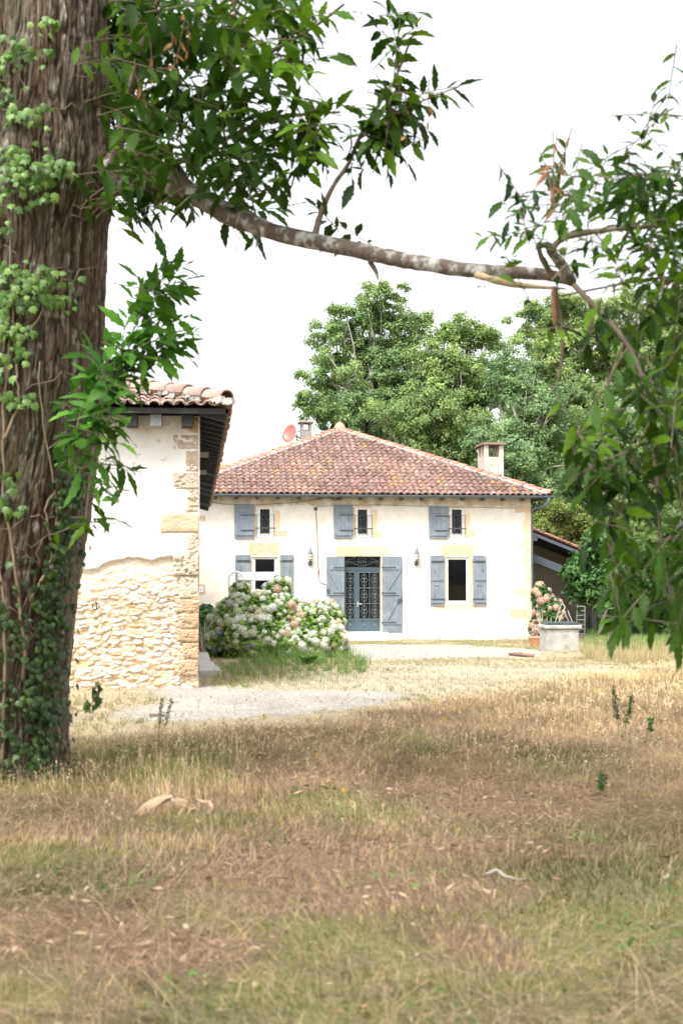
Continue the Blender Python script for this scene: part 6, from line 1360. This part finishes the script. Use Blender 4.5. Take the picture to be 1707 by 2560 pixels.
explicit([(250, 900, -.2, .9), (205, 930, -.7, .3), (235, 980, -.4, .6), (190, 1030, -.8, .2), (255, 1040, .5, .3), (290, 1070, .8, -.2), (240, 1100, .3, .2), (180, 1090, -.7, .1), (300, 1110, .8, -.3), (215, 1150, -.3, .4), (250, 1160, .4, -.3), (190, 1200, -.5, .1), (255, 1230, .4, -.4), (280, 1040, .7, .1), (150, 1010, -.9, .1), (215, 880, -.5, .6)], 9.7, 522, L0=.27, hang=.3, pal=FRESH * 1.1)
explicit([(330, 1175, .8, -.3), (350, 1180, .9, -.1), (300, 1180, .5, -.8), (265, 1205, 0, -1), (290, 1295, .9, 0), (255, 1300, .3, .1), (215, 1300, -.2, -.5), (185, 1310, -.5, 0)], 10.2, 523, L0=.21, hang=.5, nl=(3, 5), pal=CP * 1.2)
for n_, p in enumerate([[(215, 1330, 10.3, 5), (228, 1200, 10.1, 5), (245, 1080, 10.0, 5), (262, 960, 10, 4), (275, 880, 10, 3)], [(262, 960, 10.1, 4), (330, 880, 10.1, 3), (400, 800, 10.1, 3), (440, 700, 10.1, 2)], [(270, 930, 10.1, 3.5), (360, 920, 10.1, 3), (430, 860, 10.1, 2)], [(250, 1160, 10.1, 2), (310, 1165, 10.2, 1.6), (345, 1180, 10.2, 1.2)]]): limb(p, twigm, 'shoot', 6, .04, 70 + n_)
# right hand hanging foliage
RD = lambda x, y, r: 7.35 + r.uniform(-.7, .7)
R1 = [(1215, 540), (1300, 470), (1390, 400), (1440, 440), (1530, 410), (1620, 440), (1707, 370), (1780, 380), (1780, 680), (1600, 660), (1500, 640), (1440, 600), (1380, 560), (1300, 600)]
sprays(fill(R1, 70, RD, 11, lambda x, y, r: (r.uniform(-1, .5), r.normal(0, .5), r.uniform(-.5, .6)), mind=20), 'foliage', 531, L0=.155, hang=.5, pal=CP * 1.15)
explicit([(1640, 235, .2, .7), (1690, 215, .6, .8), (1675, 270, .3, .3), (1620, 280, -.7, .1), (1660, 315, 0, -.5), (1700, 290, .5, 0), (1195, 590, -.8, .1), (1230, 580, -.3, .5), (1220, 610, -.5, -.2), (1285, 510, -.9, -.2), (1265, 560, -.6, -.7), (1480, 400, .1, 1), (1520, 380, .3, .9), (1290, 640, .2, .2), (1590, 380, -.5, .6), (1410, 410, -.2, 1), (1370, 430, -.8, .2)], 7.6, 532, L0=.13, hang=.35)
R2 = [(1540, 700), (1780, 660), (1780, 1560), (1710, 1500), (1660, 1480), (1600, 1480), (1560, 1500), (1520, 1450), (1520, 1330), (1480, 1240), (1440, 1190), (1500, 1130), (1560, 1040), (1550, 900), (1500, 820)]
sprays(fill(R2, 125, RD, 12, lambda x, y, r: (r.uniform(-1, .8), r.normal(0, .6), r.uniform(-1.1, .4)), dens=lambda x, y: .28 + .72 * min(1, max(0, (x - 1470) / 200)), mind=13), 'foliage', 533, L0=.165, hang=.6, pal=CP * 1.1)
explicit([(1395, 1160, -.9, .1), (1420, 1200, -.8, -.4), (1450, 1150, -.3, .4), (1480, 1210, .1, -.7), (1440, 1250, -.5, -.5), (1510, 1180, .4, -.6), (1490, 1310, -.4, -.9), (1450, 1370, -.7, -.6), (1520, 1350, .2, -1), (1545, 1560, -.2, -1), (1490, 1540, -1, .1), (1520, 1600, -.6, -.8), (1560, 1590, .2, -1), (1500, 1490, -.7, -.4), (1580, 1520, .3, -.7),
          (1690, 1600, -.2, -1), (1700, 1640, .1, -1), (1720, 1580, .5, -.8), (1470, 800, -.5, -.8), (1455, 880, -.4, -.8), (1470, 1040, -.3, -.5), (1540, 1440, -.2, -.9)], 6.9, 534, L0=.16, hang=.8, pal=CP * 1.25)
# the crown goes on above and behind the photographer, out of the frame, and shades the meadow
def overhead():
    r = np.random.default_rng(91); P = []
    while len(P) < 6500:
        x, y, z = r.uniform(-7, 8), r.uniform(-5, 14.5), r.uniform(5.0, 11)
        q = ((x - .5) / 7.5) ** 2 + ((y - 5) / 9.8) ** 2 + ((z - 7.5) / 3.5) ** 2
        if q > 1 or z < 1.5 + max(0, y) * .50 + 1.0: continue
        if fbm(np.array([x * .8]), np.array([y * .8 + z]), 95, 2)[0] < .40: continue
        P.append((x, y, z))
    P = np.array(P); V, Ft = leaf_cloud(P, .30, np.tile([0, 0, 1.2], (len(P), 1)), r, ratio=.42); C = np.repeat(CP[r.integers(0, 5, len(P))] * r.uniform(.8, 1.3, (len(P), 1)), 4, 0)
    np_obj('crown', V, Ft, clm, chest, col=C)
overhead()
# withered brown leaves
WTH = np.array([[.42, .19, .08], [.52, .27, .13], [.33, .15, .07]])
wm_ = mat('withered_leaf', (.9, .9, .9), (1.1, 1.1, 1.1), scale=14, rough=.8, attr=True, trans=.25)
explicit([(560, 95, 0, -1), (600, 90, .2, -1), (615, 110, 0, -1), (470, 150, 0, -1), (440, 160, -.2, -1), (385, 200, .1, -1), (375, 290, .3, -.8), (440, 200, .1, -1)], 9.3, 541, 'withered_leaves', L0=.10, hang=1.6, nl=(3, 5), pal=WTH, m=wm_)
explicit([(1365, 530, -.3, -1), (1385, 545, 0, -1), (1395, 560, .2, -1)], 7.2, 542, 'withered_leaves', L0=.10, hang=1.6, nl=(4, 6), pal=WTH * 1.1, m=wm_)
explicit([(1015, 370, 0, -1), (1070, 320, 0, -1), (985, 395, .1, -1)], 8.7, 543, 'withered_leaves', L0=.07, hang=1.6, nl=(2, 3), pal=WTH * 1.2, m=wm_)
# spiny green burrs
for x, y in ((1405, 628), (1600, 485), (1495, 1330)):
    p = at_d(x, y, 7.3); mb = MB(); r_ = random.Random(x)
    mb.lathe(p, [(.002, -.02), (.016, -.012), (.02, 0), (.016, .012), (.002, .02)], 10)
    for _ in range(70):
        d = unit(np.array([r_.gauss(0, 1) for _ in range(3)])); mb.tube([p + d * .014, p + d * .032], [.0018, .0004], 3, cap=False)
    mb.build('burr', mat('burr_green', (.22, .32, .06), (.3, .38, .1), rough=.8), chest)

# ------------------------------------------------------------------ ivy on the trunk
ivy = thing('ivy', (cb_[0] + .2, cb_[1] - .6, float(ground_z(cb_[0], cb_[1]))), 'climbing ivy with lobed leaves and woody stems on the left trunk', 'ivy')
def surf(px, py, outw=.03):
    """point on the camera side of the bark at this height and across position"""
    hc = np.interp(py, py_, cx_); hh = np.interp(py, py_, hw_); s = np.clip((px - hc) / hh, -.995, .995); z = at_d(px, py, TD)[2]
    j = np.interp(z, P_ax[:, 2], np.arange(k)); cx__ = np.interp(z, P_ax[:, 2], P_ax[:, 0]); cyy = np.interp(z, P_ax[:, 2], P_ax[:, 1]); Rw = hh * TD / F_PX
    a = -math.acos(s) - TH * 0; a = -math.pi / 2 + math.asin(s) - TH
    n = np.array([math.cos(a), math.sin(a), 0]); dd0 = (np.array([cx__, cyy, 0]) + n * Rw - EYE) @ np.array([FW[0], FW[1], 0])
    p = np.array([cx__, cyy, 0]) + n * (Rw + outw); zz_ = at_d(px, py, dd0)[2]; p[2] = zz_; return p, n
ivt = np.array([(0, 0), (.28, .02), (.52, .22), (.34, .40), (.40, .62), (.16, .60), (0, .98), (-.16, .60), (-.40, .62), (-.34, .40), (-.52, .22), (-.28, .02)])
def ivy_leaves(pts, size, pal, seed, name='foliage'):
    r = np.random.default_rng(seed); V, Ft, C, b = [], [], [], 0
    for px, py in pts:
        p, n = surf(px, py, r.uniform(.02, .11)); n = unit(n + r.normal(0, .35, 3) + np.array([0, 0, .35])); up_ = unit(np.array([r.normal(0, .5), r.normal(0, .2), -1.0])); up_ = unit(up_ - n * (up_ @ n)); s = np.cross(up_, n); sz = size * r.uniform(.55, 1.25); c = pal[r.integers(0, len(pal))] * r.uniform(.75, 1.3)
        V.append(p + up_ * sz * .35 + n * sz * .05); C.append(c * .9)
        for x, y in ivt: V.append(p + s * x * sz + up_ * y * sz - n * (abs(x) * .25 + y * y * .2) * sz); C.append(c)
        Ft += [[b, b + 1 + i, b + 1 + (i + 1) % 12] for i in range(12)]; b += 13
    return np_obj(name, np.array(V), np.array(Ft), mat('ivy_leaf', (.9, .9, .9), (1.1, 1.1, 1.1), scale=9, rough=.42, attr=True, trans=.25, spec=.5), ivy, col=np.array(C))
r = np.random.default_rng(77)
blobs = [(70, 95, 60, 25, 10), (110, 110, 60, 40, 18), (40, 150, 50, 40, 16), (150, 35, 30, 12, 8), (20, 210, 50, 30, 16), (90, 275, 55, 28, 20), (145, 255, 20, 12, 5), (20, 300, 40, 40, 12), (75, 395, 65, 40, 34), (130, 430, 60, 40, 34), (185, 405, 25, 20, 9), (45, 480, 45, 45, 22), (145, 485, 30, 15, 8), (40, 560, 40, 30, 16), (60, 690, 60, 45, 34), (150, 690, 60, 30, 22), (110, 740, 70, 35, 30), (190, 745, 25, 15, 6), (40, 800, 50, 35, 20), (95, 820, 40, 25, 14),
         (60, 880, 60, 30, 20), (30, 960, 40, 50, 22), (80, 990, 40, 25, 12), (20, 1060, 25, 30, 10), (30, 1150, 30, 30, 10), (20, 1310, 30, 50, 16), (75, 1270, 25, 30, 8), (90, 1200, 30, 15, 5)]
pts = [(px + r.normal(0, sx * .55), py + r.normal(0, sy * .6)) for px, py, sx, sy, n in blobs for _ in range(int(n * 1.5))]
ivy_leaves(pts, .072, np.array([[.13, .26, .05], [.17, .31, .065], [.10, .20, .05], [.22, .36, .08]]), 601)
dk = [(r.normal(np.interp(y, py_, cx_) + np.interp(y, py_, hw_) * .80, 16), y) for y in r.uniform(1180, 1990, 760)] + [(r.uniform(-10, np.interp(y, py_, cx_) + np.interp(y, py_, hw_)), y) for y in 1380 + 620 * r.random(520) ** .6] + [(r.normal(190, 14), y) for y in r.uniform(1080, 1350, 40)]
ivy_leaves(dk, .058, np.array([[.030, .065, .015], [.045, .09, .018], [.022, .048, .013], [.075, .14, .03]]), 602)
st = MB()
for seed_, (x0, y0, x1, y1) in enumerate([(45, 1950, 25, 60), (80, 1700, 60, 380), (150, 1900, 150, 900), (10, 1500, 10, 300), (190, 1750, 215, 1000), (120, 1500, 185, 1150), (60, 1100, 140, 720)]):
    rr2 = random.Random(seed_); P = []
    for i in range(26):
        t = i / 25; P.append(surf(x0 * (1 - t) + x1 * t + 14 * math.sin(t * 9 + seed_) + rr2.uniform(-4, 4), y0 * (1 - t) + y1 * t, .022)[0])
    st.tube(P, [.013 - .008 * i / 25 for i in range(26)], 6)
for _ in range(46):
    x, y = r.uniform(0, 240), r.uniform(100, 1800); P = [surf(x + q * r.uniform(10, 22) * 1.0, y - q * r.uniform(-8, 16), .02)[0] for q in range(5)]; st.tube(P, .0035, 4)
st.build('stems', mat('ivy_stem', (.36, .27, .18), (.26, .19, .13), scale=14, rough=.9), ivy, smooth=True)
# a loose ivy runner reaching out low on the right of the trunk
P = [at_d(x, y, 10.4) for x, y in ((175, 1765), (200, 1778), (222, 1772), (240, 1745), (250, 1720))]; st = MB().tube(P, .004, 5).build('runner', twigm, ivy)
V, Ft = leaf_cloud(np.concatenate([p + r.normal(0, .02, (6, 3)) for p in P[2:]]), .07, np.tile([0, -1, .5], (18, 1)), r, ratio=.8); np_obj('runner_leaves', V, Ft, leafm, ivy, col=np.tile([.06, .12, .03], (len(V), 1)))
# leafy weeds at the foot of the trunk
